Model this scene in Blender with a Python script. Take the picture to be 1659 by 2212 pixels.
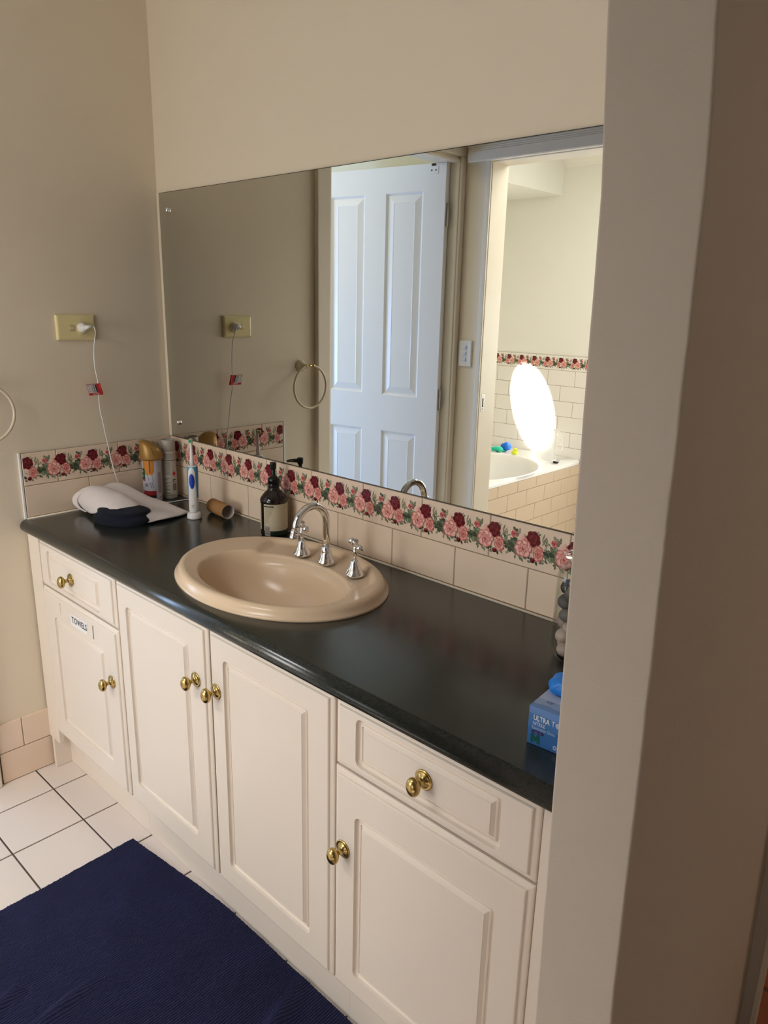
import bpy, bmesh, math, random
from mathutils import Vector, Matrix, Euler
from math import sin, cos, pi, radians, atan2, sqrt

for o in list(bpy.data.objects):
    bpy.data.objects.remove(o, do_unlink=True)
SC = bpy.context.scene
COL = SC.collection
random.seed(7)

# ------------------------------------------------------------------ camera
cd = bpy.data.cameras.new('camera')
cam = bpy.data.objects.new('camera', cd); COL.objects.link(cam)
cam.location = (2.23623, -1.33112, 1.49641)
cam.rotation_euler = (1.295866, -0.022824, 0.752451)
cd.sensor_fit = 'HORIZONTAL'; cd.sensor_width = 36.0
cd.lens = 36.0 * 1590.61 / 1659.0
cd.clip_start = 0.02
SC.camera = cam

# ------------------------------------------------------------------ view
SC.view_settings.view_transform = 'Standard'
SC.view_settings.look = 'None'
SC.view_settings.exposure = 0.0
SC.view_settings.gamma = 1.0
SC.cycles.use_denoising = True
SC.cycles.max_bounces = 10
SC.cycles.diffuse_bounces = 6
SC.cycles.glossy_bounces = 5
SC.cycles.transmission_bounces = 8
SC.cycles.caustics_reflective = False
SC.cycles.caustics_refractive = False
SC.cycles.sample_clamp_indirect = 14.0

w = bpy.data.worlds.new('world'); SC.world = w; w.use_nodes = True
w.node_tree.nodes['Background'].inputs[0].default_value = (0.75, 0.87, 1.0, 1)
w.node_tree.nodes['Background'].inputs[1].default_value = 1.0

# ------------------------------------------------------------------ lights
def area(name, loc, target, sx, sy, power, color):
    l = bpy.data.lights.new(name, 'AREA'); l.shape = 'RECTANGLE'
    l.size = sx; l.size_y = sy; l.energy = power; l.color = color
    o = bpy.data.objects.new(name, l); COL.objects.link(o)
    o.location = loc
    o.rotation_euler = (Vector(target) - Vector(loc)).to_track_quat('-Z', 'Z').to_euler()
    return o
# daylight through the bathroom window, the side room window and the hall, plus added fill lamps
area('bathroom_window_light', (0.66, -3.00, 1.20), (0.60, 0.0, 0.90), 0.6, 0.8, 15.5, (1.0, 0.98, 0.97))
area('bathroom_ceiling_fill', (0.80, -2.12, 2.33), (0.70, -2.10, 0), 0.7, 0.6, 20, (0.98, 0.97, 0.97))  # added overhead lamp, no ceiling opening; lifts counter level more than upper walls
area('side_room_window_light', (-2.80, -0.10, 0.95), (0.0, -1.1, 0.45), 1.1, 1.0, 108, (0.26, 0.46, 1.0))
area('side_room_warm_fill', (-0.9, -0.5, 2.36), (-0.9, -0.5, 0), 0.7, 0.7, 13, (1.0, 0.84, 0.56))  # added warm lamp without a fitting; yellows the top of the door leaf
area('worktop_nose_fill', (-1.60, -1.56, 1.05), (-1.60, 1.0, 1.05), 1.1, 1.0, 22, (0.42, 0.62, 1.0))  # added lamp, no window behind it; gives the worktop nose its blue highlight
area('passage_window_light', (1.95, -3.30, 0.55), (1.75, -0.6, 0.25), 0.9, 0.8, 4.5, (0.93, 0.95, 1.0))
fl_ = bpy.data.lights.new('passage_fill_spot', 'SPOT'); fl_.energy = 1200; fl_.spot_size = radians(26); fl_.spot_blend = 0.2; fl_.color = (1.0, 0.97, 0.95)  # added spot on the unseen passage floor; its bounce brightens the lower nib
fo_ = bpy.data.objects.new('passage_fill_spot', fl_); COL.objects.link(fo_); fo_.location = (2.3, -3.2, 2.3)
fo_.rotation_euler = (Vector((1.95, -2.05, 0.0)) - fo_.location).to_track_quat('-Z', 'Y').to_euler()
area('tiled_room_fill', (3.2, 1.2, 2.2), (3.0, 1.0, 0), 0.6, 0.6, 8, (1.0, 0.85, 0.7))  # added lamp with no known source, brightens the terracotta floor
sp = bpy.data.lights.new('sun_beam', 'SPOT'); sp.energy = 2400; sp.spot_size = radians(10.6); sp.spot_blend = 0.35
sp.color = (1.0, 0.97, 0.92); sp.shadow_soft_size = 0.004
so = bpy.data.objects.new('sun_beam', sp); COL.objects.link(so)
so.location = (-1.00, -2.10, 2.33)
so.rotation_euler = (Vector((-0.47, -3.05, 0.88)) - so.location).to_track_quat('-Z', 'Y').to_euler()

# ------------------------------------------------------------------ helpers
def lin(c):
    c = c / 255.0
    return c / 12.92 if c <= 0.04045 else ((c + 0.055) / 1.055) ** 2.4
def rgb(r, g, b): return (lin(r), lin(g), lin(b), 1.0)

def mat(name, color, rough=0.5, metal=0.0, bump=0.0, bscale=200.0, bdist=0.001, trans=0.0, ior=1.45,
        coat=0.0, var=0.0, vscale=3.0, attr=False, sheen=0.0, spec=0.5, bdetail=3.0, emit=None):
    m = bpy.data.materials.new(name); m.use_nodes = True
    nt = m.node_tree; b = nt.nodes['Principled BSDF']
    b.inputs['Base Color'].default_value = color
    b.inputs['Roughness'].default_value = rough
    b.inputs['Metallic'].default_value = metal
    b.inputs['IOR'].default_value = ior
    b.inputs['Transmission Weight'].default_value = trans
    b.inputs['Coat Weight'].default_value = coat
    b.inputs['Sheen Weight'].default_value = sheen
    b.inputs['Specular IOR Level'].default_value = spec
    tc = nt.nodes.new('ShaderNodeTexCoord')
    if attr:
        a = nt.nodes.new('ShaderNodeAttribute'); a.attribute_name = 'Col'
        nt.links.new(a.outputs['Color'], b.inputs['Base Color'])
    elif var > 0:
        n = nt.nodes.new('ShaderNodeTexNoise'); n.inputs['Scale'].default_value = vscale
        n.inputs['Detail'].default_value = 5
        nt.links.new(tc.outputs['Object'], n.inputs['Vector'])
        mx = nt.nodes.new('ShaderNodeMixRGB'); mx.blend_type = 'MIX'
        mx.inputs['Color1'].default_value = [max(0, c * (1 - var)) for c in color[:3]] + [1]
        mx.inputs['Color2'].default_value = [min(1, c * (1 + var)) for c in color[:3]] + [1]
        nt.links.new(n.outputs['Fac'], mx.inputs['Fac'])
        nt.links.new(mx.outputs['Color'], b.inputs['Base Color'])
    if bump > 0:
        n2 = nt.nodes.new('ShaderNodeTexNoise'); n2.inputs['Scale'].default_value = bscale
        n2.inputs['Detail'].default_value = bdetail
        nt.links.new(tc.outputs['Object'], n2.inputs['Vector'])
        bp = nt.nodes.new('ShaderNodeBump'); bp.inputs['Strength'].default_value = bump
        bp.inputs['Distance'].default_value = bdist
        nt.links.new(n2.outputs['Fac'], bp.inputs['Height'])
        nt.links.new(bp.outputs['Normal'], b.inputs['Normal'])
    return m

class MB:
    def __init__(s): s.v = []; s.f = []; s.mi = []; s.col = []; s.sm = []; s.m = 0; s.c = None; s.smooth = False
    def add(s, verts, faces, smooth=None):
        n = len(s.v); s.v += [tuple(p) for p in verts]
        sm = s.smooth if smooth is None else smooth
        for f in faces:
            s.f.append([i + n for i in f]); s.mi.append(s.m); s.col.append(s.c); s.sm.append(sm)
    def box(s, x0, x1, y0, y1, z0, z1, M=None):
        p = [Vector((x, y, z)) for z in (z0, z1) for y in (y0, y1) for x in (x0, x1)]
        if M: p = [M @ q for q in p]
        s.add(p, [(0, 2, 3, 1), (4, 5, 7, 6), (0, 1, 5, 4), (2, 6, 7, 3), (0, 4, 6, 2), (1, 3, 7, 5)], False)
    def loops(s, L, cap0=False, cap1=False, closed=True, smooth=None):
        n = len(L[0]); V = [p for l in L for p in l]; F = []
        for i in range(len(L) - 1):
            for j in range(n if closed else n - 1):
                k = (j + 1) % n
                F.append((i * n + j, i * n + k, (i + 1) * n + k, (i + 1) * n + j))
        if cap0: F.append(tuple(reversed(range(n))))
        if cap1: F.append(tuple((len(L) - 1) * n + j for j in range(n)))
        s.add(V, F, smooth)
    def lathe(s, prof, c=(0, 0, 0), n=32, M=None, cap0=True, cap1=True, smooth=True, sy=1.0):
        L = []
        for r, z in prof:
            l = []
            for k in range(n):
                a = 2 * pi * k / n
                p = Vector((r * cos(a), r * sin(a) * sy, z))
                if M: p = M @ p
                l.append(p + Vector(c))
            L.append(l)
        s.loops(L, cap0, cap1, True, smooth)
    def tube(s, pts, rad, n=12, smooth=True, cap=True):
        pts = [Vector(p) for p in pts]
        if not hasattr(rad, '__len__'): rad = [rad] * len(pts)
        t0 = (pts[1] - pts[0]).normalized()
        up = Vector((0, 0, 1)) if abs(t0.z) < 0.9 else Vector((0, 1, 0))
        nrm = (up - t0 * up.dot(t0)).normalized(); L = []
        for i, p in enumerate(pts):
            if i == 0: t = pts[1] - pts[0]
            elif i == len(pts) - 1: t = pts[-1] - pts[-2]
            else: t = pts[i + 1] - pts[i - 1]
            t.normalize(); nrm = (nrm - t * nrm.dot(t)).normalized(); bn = t.cross(nrm)
            L.append([p + (nrm * cos(2 * pi * k / n) + bn * sin(2 * pi * k / n)) * rad[i] for k in range(n)])
        s.loops(L, cap, cap, True, smooth)
    def ball(s, c, rx, ry=None, rz=None, n=20, m=12, M=None):
        ry = ry or rx; rz = rz or rx; L = []
        for i in range(1, m):
            t = pi * i / m; l = []
            for k in range(n):
                a = 2 * pi * k / n
                p = Vector((rx * sin(t) * cos(a), ry * sin(t) * sin(a), -rz * cos(t)))
                if M: p = M @ p
                l.append(p + Vector(c))
            L.append(l)
        s.loops(L, True, True, True, True)
    def poly(s, pts): s.add(pts, [tuple(range(len(pts)))], False)
    def build(s, name, mats, parent=None, recalc=True):
        me = bpy.data.meshes.new(name); me.from_pydata([tuple(p) for p in s.v], [], s.f)
        if not isinstance(mats, (list, tuple)): mats = [mats]
        for m in mats: me.materials.append(m)
        me.polygons.foreach_set('material_index', s.mi)
        me.polygons.foreach_set('use_smooth', s.sm)
        if any(c is not None for c in s.col):
            ca = me.color_attributes.new('Col', 'FLOAT_COLOR', 'CORNER'); buf = []
            for p in me.polygons:
                c = s.col[p.index] or (1, 1, 1, 1)
                buf += list(c) * p.loop_total
            ca.data.foreach_set('color', buf)
        if recalc:
            bm = bmesh.new(); bm.from_mesh(me); bmesh.ops.recalc_face_normals(bm, faces=bm.faces); bm.to_mesh(me); bm.free()
        me.update()
        o = bpy.data.objects.new(name, me); COL.objects.link(o)
        if parent: adopt(o, parent)
        return o

def adopt(o, parent):
    o.parent = parent
    M = Matrix.Identity(4); p = parent
    while p:
        M = Matrix.Translation(p.location) @ p.matrix_parent_inverse @ M if False else M
        p = None
    # parents are unrotated empties or origin-placed meshes
    t = Vector((0, 0, 0)); q = parent
    while q:
        t += q.location + q.matrix_parent_inverse.translation; q = q.parent
    o.matrix_parent_inverse = Matrix.Translation(-t)

def tag(o, label, cat, group=None, kind=None):
    if label: o['label'] = label
    if cat: o['category'] = cat
    if group: o['group'] = group
    if kind: o['kind'] = kind
    return o
def thing(name, label, cat, loc, group=None):
    o = bpy.data.objects.new(name, None); COL.objects.link(o); o.location = loc
    o.empty_display_size = 0.05
    return tag(o, label, cat, group)
def struct(o):
    o['kind'] = 'structure'; return o
def bevel(o, w=0.002, seg=2):
    b = o.modifiers.new('bevel', 'BEVEL'); b.width = w; b.segments = seg; b.limit_method = 'ANGLE'
    b.angle_limit = radians(40)
    return o

def text_into(mb, txt, size, origin, U, V, off=0.0003, color=None, align='LEFT', bold=0.0, sx=1.0, fit=None):
    """flat lettering laid on a surface; U is the reading direction and V is up"""
    cu = bpy.data.curves.new('t', 'FONT'); cu.body = txt; cu.size = size; cu.align_x = align
    cu.offset = bold; cu.resolution_u = 2
    o = bpy.data.objects.new('t', cu); COL.objects.link(o)
    me = o.to_mesh()
    if fit: sx = fit / max(v.co.x for v in me.vertices)
    U = Vector(U).normalized(); V = Vector(V).normalized(); N = U.cross(V)
    vs = [Vector(origin) + U * v.co.x * sx + V * v.co.y + N * off for v in me.vertices]
    oc = mb.c; mb.c = color
    mb.add(vs, [tuple(p.vertices) for p in me.polygons], False)
    mb.c = oc
    o.to_mesh_clear(); bpy.data.objects.remove(o, do_unlink=True); bpy.data.curves.remove(cu)

# ------------------------------------------------------------------ materials
PAINT = mat('wall_paint', rgb(226, 213, 190), 0.75, bump=0.25, bscale=260, bdist=0.0006, var=0.02, vscale=1.5)
PLASTER = mat('nib_paint', rgb(214, 203, 188), 0.7, bump=0.5, bscale=190, bdist=0.0009, var=0.03, vscale=2.5)
PLASTER_D = mat('hall_wall_paint', rgb(206, 194, 178), 0.7, bump=0.4, bscale=190, bdist=0.0008)
CREAM = mat('bathroom_paint', rgb(236, 236, 229), 0.7, bump=0.15, bscale=200, bdist=0.0005)
WHITE_P = mat('gloss_white_paint', rgb(228, 227, 224), 0.35, bump=0.05, bscale=300, bdist=0.0003)
TRIM = mat('cream_trim_paint', rgb(222, 212, 192), 0.4)
CEIL = mat('ceiling_paint', rgb(240, 238, 230), 0.8)
CAB = mat('vanity_vinyl', rgb(231, 219, 205), 0.42, bump=0.06, bscale=900, bdist=0.0002)
GROUT = mat('grout', rgb(150, 132, 112), 0.9)
GROUT_D = mat('floor_grout', rgb(92, 76, 66), 0.9, var=0.25, vscale=8)
GROUT_L = mat('silicone_bead', rgb(222, 208, 186), 0.5)
TILE = mat('cream_glazed_tile', rgb(232, 211, 187), 0.14, var=0.04, vscale=14, bump=0.08, bscale=30, bdist=0.0006)
BTILE = mat('border_glazed_tile', rgb(230, 208, 186), 0.14, bump=0.08, bscale=30, bdist=0.0006)
BATHTILE = mat('bathroom_wall_tile', rgb(237, 233, 227), 0.12, bump=0.08, bscale=30, bdist=0.0006)
APTILE = mat('bath_apron_tile', rgb(206, 186, 162), 0.2, bump=0.08, bscale=30, bdist=0.0006)
FTILE = mat('floor_tile', rgb(228, 217, 209), 0.25, var=0.03, vscale=6, bump=0.1, bscale=40, bdist=0.0005)
TERRA = mat('terracotta_tile', rgb(150, 88, 62), 0.45, var=0.25, vscale=5)
PRINT = mat('rose_print', (1, 1, 1, 1), 0.16, attr=True)
LABEL = mat('printed_label', (1, 1, 1, 1), 0.45, attr=True)
def counter_mat():
    m = mat('green_laminate', rgb(52, 56, 50), 0.2, bump=0.10, bscale=900, bdist=0.0003, spec=0.8)
    nt = m.node_tree; b = nt.nodes['Principled BSDF']; tc = [n for n in nt.nodes if n.type == 'TEX_COORD'][0]
    n = nt.nodes.new('ShaderNodeTexNoise'); n.inputs['Scale'].default_value = 420; n.inputs['Detail'].default_value = 2
    r = nt.nodes.new('ShaderNodeValToRGB')
    r.color_ramp.elements[0].position = 0.35; r.color_ramp.elements[0].color = rgb(34, 39, 36)
    r.color_ramp.elements[1].position = 0.7; r.color_ramp.elements[1].color = rgb(45, 50, 45)
    nt.links.new(tc.outputs['Object'], n.inputs['Vector']); nt.links.new(n.outputs['Fac'], r.inputs['Fac'])
    nt.links.new(r.outputs['Color'], b.inputs['Base Color'])
    return m
COUNTER = counter_mat()
CHINA = mat('beige_vitreous_china', rgb(232, 206, 174), 0.2, spec=0.4, coat=0.0)
CHROME = mat('chrome', (0.82, 0.82, 0.82, 1), 0.06, metal=1.0)
BRASS = mat('antique_brass', rgb(190, 164, 104), 0.22, metal=1.0, var=0.25, vscale=60)
STEEL = mat('brushed_steel', (0.5, 0.49, 0.46, 1), 0.3, metal=1.0)
MIRROR = mat('mirror_silvering', (0.70, 0.705, 0.665, 1), 0.0, metal=1.0)
MEDGE = mat('mirror_edge', rgb(38, 42, 38), 0.2)
BATHW = mat('white_enamel', rgb(238, 238, 236), 0.1, coat=0.3)
BLACKP = mat('black_plastic', rgb(14, 14, 15), 0.28)
WHITEPL = mat('white_plastic', rgb(228, 226, 224), 0.3)
IVORY = mat('yellowed_ivory_plastic', rgb(228, 214, 160), 0.35)
IVORY_R = mat('ivory_ring_plastic', rgb(214, 198, 172), 0.3)
AMBER = mat('dark_amber_plastic', rgb(22, 12, 9), 0.12, coat=0.3)
GOLD = mat('gold_cap_plastic', rgb(164, 126, 66), 0.38, metal=0.3)
GREYCAP = mat('grey_cap_plastic', rgb(176, 168, 156), 0.35)
CAN = mat('printed_can', (1, 1, 1, 1), 0.3, attr=True)
CARD = mat('kraft_card', rgb(160, 118, 72), 0.8, bump=0.2, bscale=120, bdist=0.0004)
CARDIN = mat('pale_card_inside', rgb(196, 186, 182), 0.85)
TOWELW = mat('white_terry', rgb(236, 226, 222), 0.95, bump=1.0, bscale=650, bdist=0.0022, sheen=0.3, bdetail=2)
TOWELN = mat('navy_terry', rgb(9, 15, 34), 0.95, bump=1.0, bscale=800, bdist=0.002, sheen=0.03, bdetail=2)
MATF = mat('navy_chenille', rgb(33, 37, 76), 0.9, bump=0.5, bscale=900, bdist=0.001, sheen=0.08, var=0.25, vscale=9)
BLUEG = mat('royal_blue_rubber', rgb(20, 62, 176), 0.35)
SKYG = mat('sky_blue_rubber', rgb(72, 150, 190), 0.45)
GLOVE = mat('blue_nitrile', rgb(28, 128, 226), 0.35, bump=0.8, bscale=55, bdist=0.006)
GLASS = mat('clear_glass', (0.93, 0.96, 0.94, 1), 0.01, trans=1.0, ior=1.45)
def thin_glass(name, tint, ior=1.45):
    m = bpy.data.materials.new(name); m.use_nodes = True; nt = m.node_tree; nt.nodes.clear()
    o = nt.nodes.new('ShaderNodeOutputMaterial'); mx = nt.nodes.new('ShaderNodeMixShader'); fr = nt.nodes.new('ShaderNodeLayerWeight')
    tr = nt.nodes.new('ShaderNodeBsdfTransparent'); gl = nt.nodes.new('ShaderNodeBsdfGlossy')
    p1 = nt.nodes.new('ShaderNodeMath'); p1.operation = 'POWER'; p1.inputs[1].default_value = 3.5
    p2 = nt.nodes.new('ShaderNodeMath'); p2.operation = 'MULTIPLY_ADD'; p2.inputs[1].default_value = 0.55; p2.inputs[2].default_value = 0.035
    fr.inputs['Blend'].default_value = 0.5; tr.inputs['Color'].default_value = tint; gl.inputs['Roughness'].default_value = 0.02
    nt.links.new(fr.outputs['Facing'], p1.inputs[0]); nt.links.new(p1.outputs[0], p2.inputs[0]); nt.links.new(p2.outputs[0], mx.inputs[0]); nt.links.new(tr.outputs[0], mx.inputs[1]); nt.links.new(gl.outputs[0], mx.inputs[2])
    nt.links.new(mx.outputs[0], o.inputs['Surface']); return m
JARGLASS = thin_glass('jar_glass', (0.965, 0.975, 0.96, 1), 1.35)
FROST = mat('frosted_polypropylene', (0.96, 0.96, 0.95, 1), 0.25)
FROST.node_tree.nodes['Principled BSDF'].inputs['Alpha'].default_value = 0.28
PANE = mat('window_glass', (1, 1, 1, 1), 0.0, trans=1.0, ior=1.05)
TOYBLUE = mat('toy_blue', rgb(20, 110, 220), 0.35)
TOYGREEN = mat('toy_green', rgb(40, 200, 170), 0.35)
TOYYEL = mat('toy_yellow', rgb(232, 240, 60), 0.35)
DARK = mat('dark_slot', rgb(18, 16, 15), 0.6)

# ================================================================== STRUCTURE
H = 2.46
def wall(name, boxes, m, thick=None):
    mb = MB()
    for b in boxes: mb.box(*b)
    return struct(mb.build(name, m))

# vanity alcove back wall, left wall with its doorway, wall opposite the mirror with the bathroom doorway
wall('wall_back', [(-0.098, 1.95, 0.006, 0.075, 0, H)], PAINT)
wall('wall_left', [(-0.098, -0.008, -0.738, 0.006, 0, H), (-0.098, -0.008, -1.58, -0.738, 2.135, H),
                   (-0.098, -0.008, -1.58, -1.552, 0, 2.135)], PAINT)
wall('wall_front', [(-3.0, 0.155, -1.70, -1.58, 0, H), (0.155, 1.25, -1.70, -1.58, 2.118, H),
                    (1.25, 1.50, -1.70, -1.58, 0, H), (1.50, 3.3, -1.70, -1.58, 2.1, H), (3.3, 3.72, -1.70, -1.58, 0, H)], PAINT)
wall('wall_hall_end', [(3.62, 3.72, -3.5, 2.0, 0, H), (1.40, 1.50, -3.5, -1.70, 0, H), (1.50, 3.62, -3.6, -3.5, 0, H)], PLASTER_D)

def nib():
    # slightly bowed plastered nib wall; outline measured at several heights
    top = lambda z: -0.05 * max(0.0, min(z, 1.95) - 1.60)
    fl = lambda z: 1.9022 - 0.0185 * z + top(z)
    fr_ = lambda z: 2.0018 - 0.0182 * z + top(z)
    N = 60; L = []; rnd = random.Random(3)
    for i in range(N + 1):
        z = H * i / N; a = fl(z); b = fr_(z) - 0.0012
        ja = rnd.uniform(-1, 1) * 0.0003; jb = rnd.uniform(-1, 1) * 0.0005
        a += ja; b += jb; r = 0.0032; l = []
        for k in range(5):
            t = pi / 2 * k / 4; l.append((a + r - r * cos(t), -0.65 + r - r * sin(t), z))
        for k in range(5):
            t = pi / 2 * k / 4; l.append((b - r + r * sin(t), -0.65 + r - r * cos(t), z))
        l += [(b - 0.001, -0.60, z), (b - 0.0135, 0.07, z), (b - 0.0135, 0.075, z), (a, 0.075, z), (a, 0.07, z), (a, -0.60, z)]; L.append(l)
    mb = MB(); mb.loops(L, True, True, True, False)
    return struct(mb.build('wall_nib', PLASTER))
nib()
# hall wall beyond the nib with its doorway to a terracotta tiled room
mb = MB(); mb.box(1.90, 2.012, 0.0745, 0.084, 0, H); mb.box(2.012, 2.85, 0.0745, 0.16, 2.1, H); mb.box(2.85, 3.62, 0.0745, 0.16, 0, H)
struct(mb.build('wall_right', PLASTER_D))
mb = MB(); mb.box(2.0055, 2.0155, 0.066, 0.086, 0, 2.12); mb.box(2.0055, 2.86, 0.066, 0.17, 2.1, 2.16)
struct(bevel(mb.build('trim_5', TRIM), 0.002))
wall('wall_tiled_room', [(1.4, 3.72, 1.9, 2.0, 0, H), (1.4, 1.5, 0.084, 1.9, 0, H)], PLASTER_D)
# side room
SIDEP = mat('side_room_paint', rgb(232, 220, 186), 0.7)
wall('wall_side_room', [(-3.0, -2.9, -1.58, -0.70, 0, H), (-3.0, -2.9, 0.50, 1.6, 0, H), (-3.0, -2.9, -0.70, 0.50, 0, 0.35), (-3.0, -2.9, -0.70, 0.50, 1.55, H),
                        (-2.9, -0.098, 1.5, 1.6, 0, H), (-0.098, 0.0, 0.11, 1.6, 0, H), (-2.9, -0.098, -1.579, -1.572, 0, H)], SIDEP)
# bathroom shell
wall('wall_bathroom_far', [(-1.3, 0.36, -3.16, -3.056, 0, H), (1.24, 1.40, -3.16, -3.056, 0, H), (0.36, 1.24, -3.16, -3.056, 0, 0.82),
                           (0.36, 1.24, -3.16, -3.056, 1.78, H)], CREAM)
wall('wall_bathroom_left', [(-1.3, -1.2, -3.16, -1.70, 0, H)], CREAM)
wall('wall_bathroom_right', [(1.30, 1.40, -3.056, -1.70, 0, H)], CREAM)
wall('wall_bulkhead', [(-1.2, -0.364, -3.056, -2.30, 2.178, H)], CREAM)
# ceilings and cornice
wall('ceiling', [(-3.0, 3.72, -1.70, 2.0, H, H + 0.08), (1.40, 3.72, -3.6, -1.70, H, H + 0.08)], CEIL)
wall('ceiling_bathroom', [(-1.3, 1.3, -3.16, -1.70, 2.385, 2.43)], CEIL)
mb = MB()
for k in range(8):
    pass
prof = [(0, 0), (0.006, 0), (0.012, 0.02), (0.03, 0.04), (0.05, 0.048), (0.05, 0.056), (0, 0.056)]
mb.loops([[(x, -3.056 + a, 2.335 + b) for a, b in prof] for x in (-0.364, 1.3)], True, True)
struct(mb.build('trim_6', CEIL))

def window(n, x0, x1, y, z0, z1):
    mb = MB(); t = 0.04
    mb.box(x0, x1, y - 0.03, y + 0.03, z0, z0 + t); mb.box(x0, x1, y - 0.03, y + 0.03, z1 - t, z1)
    mb.box(x0, x0 + t, y - 0.03, y + 0.03, z0 + t, z1 - t); mb.box(x1 - t, x1, y - 0.03, y + 0.03, z0 + t, z1 - t)
    xm = (x0 + x1) / 2; mb.box(xm - 0.015, xm + 0.015, y - 0.02, y + 0.02, z0 + t, z1 - t)
    f = struct(mb.build('window_%d' % n, WHITE_P))
    p = MB(); p.box(x0 + t, x1 - t, y - 0.003, y + 0.003, z0 + t, z1 - t)
    p.build('pane', PANE, f)
    return f
w1 = window(1, -0.6, 0.6, 0.0, 0.35, 1.55); w1.rotation_euler = (0, 0, pi / 2); w1.location = (-2.95, -0.10, 0)
window(2, 0.36, 1.24, -3.11, 0.82, 1.78)

# ---- tile fields
def tilefield(mb, org, U, V, rects, h, b=0.0012):
    org = Vector(org); U = Vector(U); V = Vector(V); N = U.cross(V)
    for u0, u1, v0, v1 in rects:
        if u1 - u0 < 0.004 or v1 - v0 < 0.004: continue
        q = lambda u, v, n: org + U * u + V * v + N * n
        L = [[q(u0, v0, 0), q(u1, v0, 0), q(u1, v1, 0), q(u0, v1, 0)],
             [q(u0, v0, h - b), q(u1, v0, h - b), q(u1, v1, h - b), q(u0, v1, h - b)],
             [q(u0 + b, v0 + b, h), q(u1 - b, v0 + b, h), q(u1 - b, v1 - b, h), q(u0 + b, v1 - b, h)]]
        mb.loops(L, False, True, True, False)
S = 0.2015; G = 0.0011
def rowrects(u_lo, u_hi, phase, v0, v1, s=S, g=G):
    out = []; k = math.floor((u_lo - phase) / s)
    while phase + k * s < u_hi:
        a = max(u_lo, phase + k * s + g); b = min(u_hi, phase + (k + 1) * s - g)
        if b > a: out.append((a, b, v0 + g, v1 - g))
        k += 1
    return out

# floor
mb = MB(); mb.m = 0; mb.box(-0.098, 3.72, -1.70, 0.075, -0.05, -0.0025); mb.box(1.40, 3.72, -3.6, -1.70, -0.05, -0.0005)
mb.m = 1
fi, fj, sf = 0.1315, 0.5595, 0.2029
rects = []
for i in range(-1, 18):
    for j in range(-1, 7):
        x0, x1 = fi + i * sf + 0.0025, fi + (i + 1) * sf - 0.0025
        y0, y1 = -fj - j * sf + 0.0025, -fj - (j - 1) * sf - 0.0025
        x0 = max(x0, -0.006); x1 = min(x1, 3.6); y0 = max(y0, -1.578); y1 = min(y1, 0.05)
        if x1 - x0 > 0.01 and y1 - y0 > 0.01: rects.append((x0, x1, y0, y1))
tilefield(mb, (0, 0, -0.004), (1, 0, 0), (0, 1, 0), rects, 0.004, 0.001)
struct(mb.build('floor', [GROUT_D, FTILE]))
mb = MB(); mb.box(-3.0, -0.098, -1.7, 1.6, -0.05, 0)
struct(mb.build('floor_side_room', mat('side_room_carpet', rgb(190, 184, 176), 0.9)))
mb = MB(); mb.box(-1.3, 1.4, -3.16, -1.70, -0.05, 0)
struct(mb.build('floor_bathroom', FTILE))
mb = MB(); mb.box(1.4, 3.72, 0.078, 2.0, -0.05, -0.0025); mb.m = 1
tilefield(mb, (0, 0, -0.005), (1, 0, 0), (0, 1, 0),
          [(1.475 + i * 0.3 + 0.004, 1.475 + (i + 1) * 0.3 - 0.004, max(0.085, -0.042 + j * 0.308 + 0.004), -0.042 + (j + 1) * 0.308 - 0.004) for i in range(7) for j in range(6)], 0.005, 0.002)
struct(mb.build('floor_tiled_room', [GROUT_D, TERRA]))

# ---- splashback tiles (faces at y=0 and x=0)
ZC, ZB, ZT = 0.8474, 0.9478, 1.0475
mb = MB(); mb.m = 0
mb.box(-0.006, 1.90, 0.0012, 0.006, ZC, ZT - 0.001); mb.box(-0.008, -0.0012, -0.4965, 0.002, ZC, ZT - 0.001)
mb.m = 1
tilefield(mb, (0, 0.006, 0), (1, 0, 0), (0, 0, 1), rowrects(0.001, 1.895, 0.0288, ZC + 0.003, ZB), 0.006)
tilefield(mb, (-0.008, 0, 0), (0, 1, 0), (0, 0, 1), rowrects(-0.496, -0.001, -0.297, ZC + 0.003, ZB), 0.008)
mb.m = 2
tilefield(mb, (0, 0.006, 0), (1, 0, 0), (0, 0, 1), rowrects(0.001, 1.895, 0.3252, ZB, ZT), 0.006)
tilefield(mb, (-0.008, 0, 0), (0, 1, 0), (0, 0, 1), rowrects(-0.496, -0.001, -0.1921, ZB, ZT), 0.008)
splash = struct(mb.build('trim_1', [GROUT, TILE, BTILE]))
mb = MB(); mb.tube([(0.002, -0.004, ZC + 0.001), (1.88, -0.004, ZC + 0.001)], 0.0035, 6)
mb.tube([(0.004, -0.5, ZC + 0.001), (0.004, -0.002, ZC + 0.001)], 0.0035, 6)
mb.build('silicone_bead', GROUT_L, splash)
mb = MB(); mb.box(-0.008, 0.0005, -0.505, -0.4975, ZC - 0.001, ZT + 0.001)
bevel(mb.build('edge_trim', WHITEPL, splash), 0.002)

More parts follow.
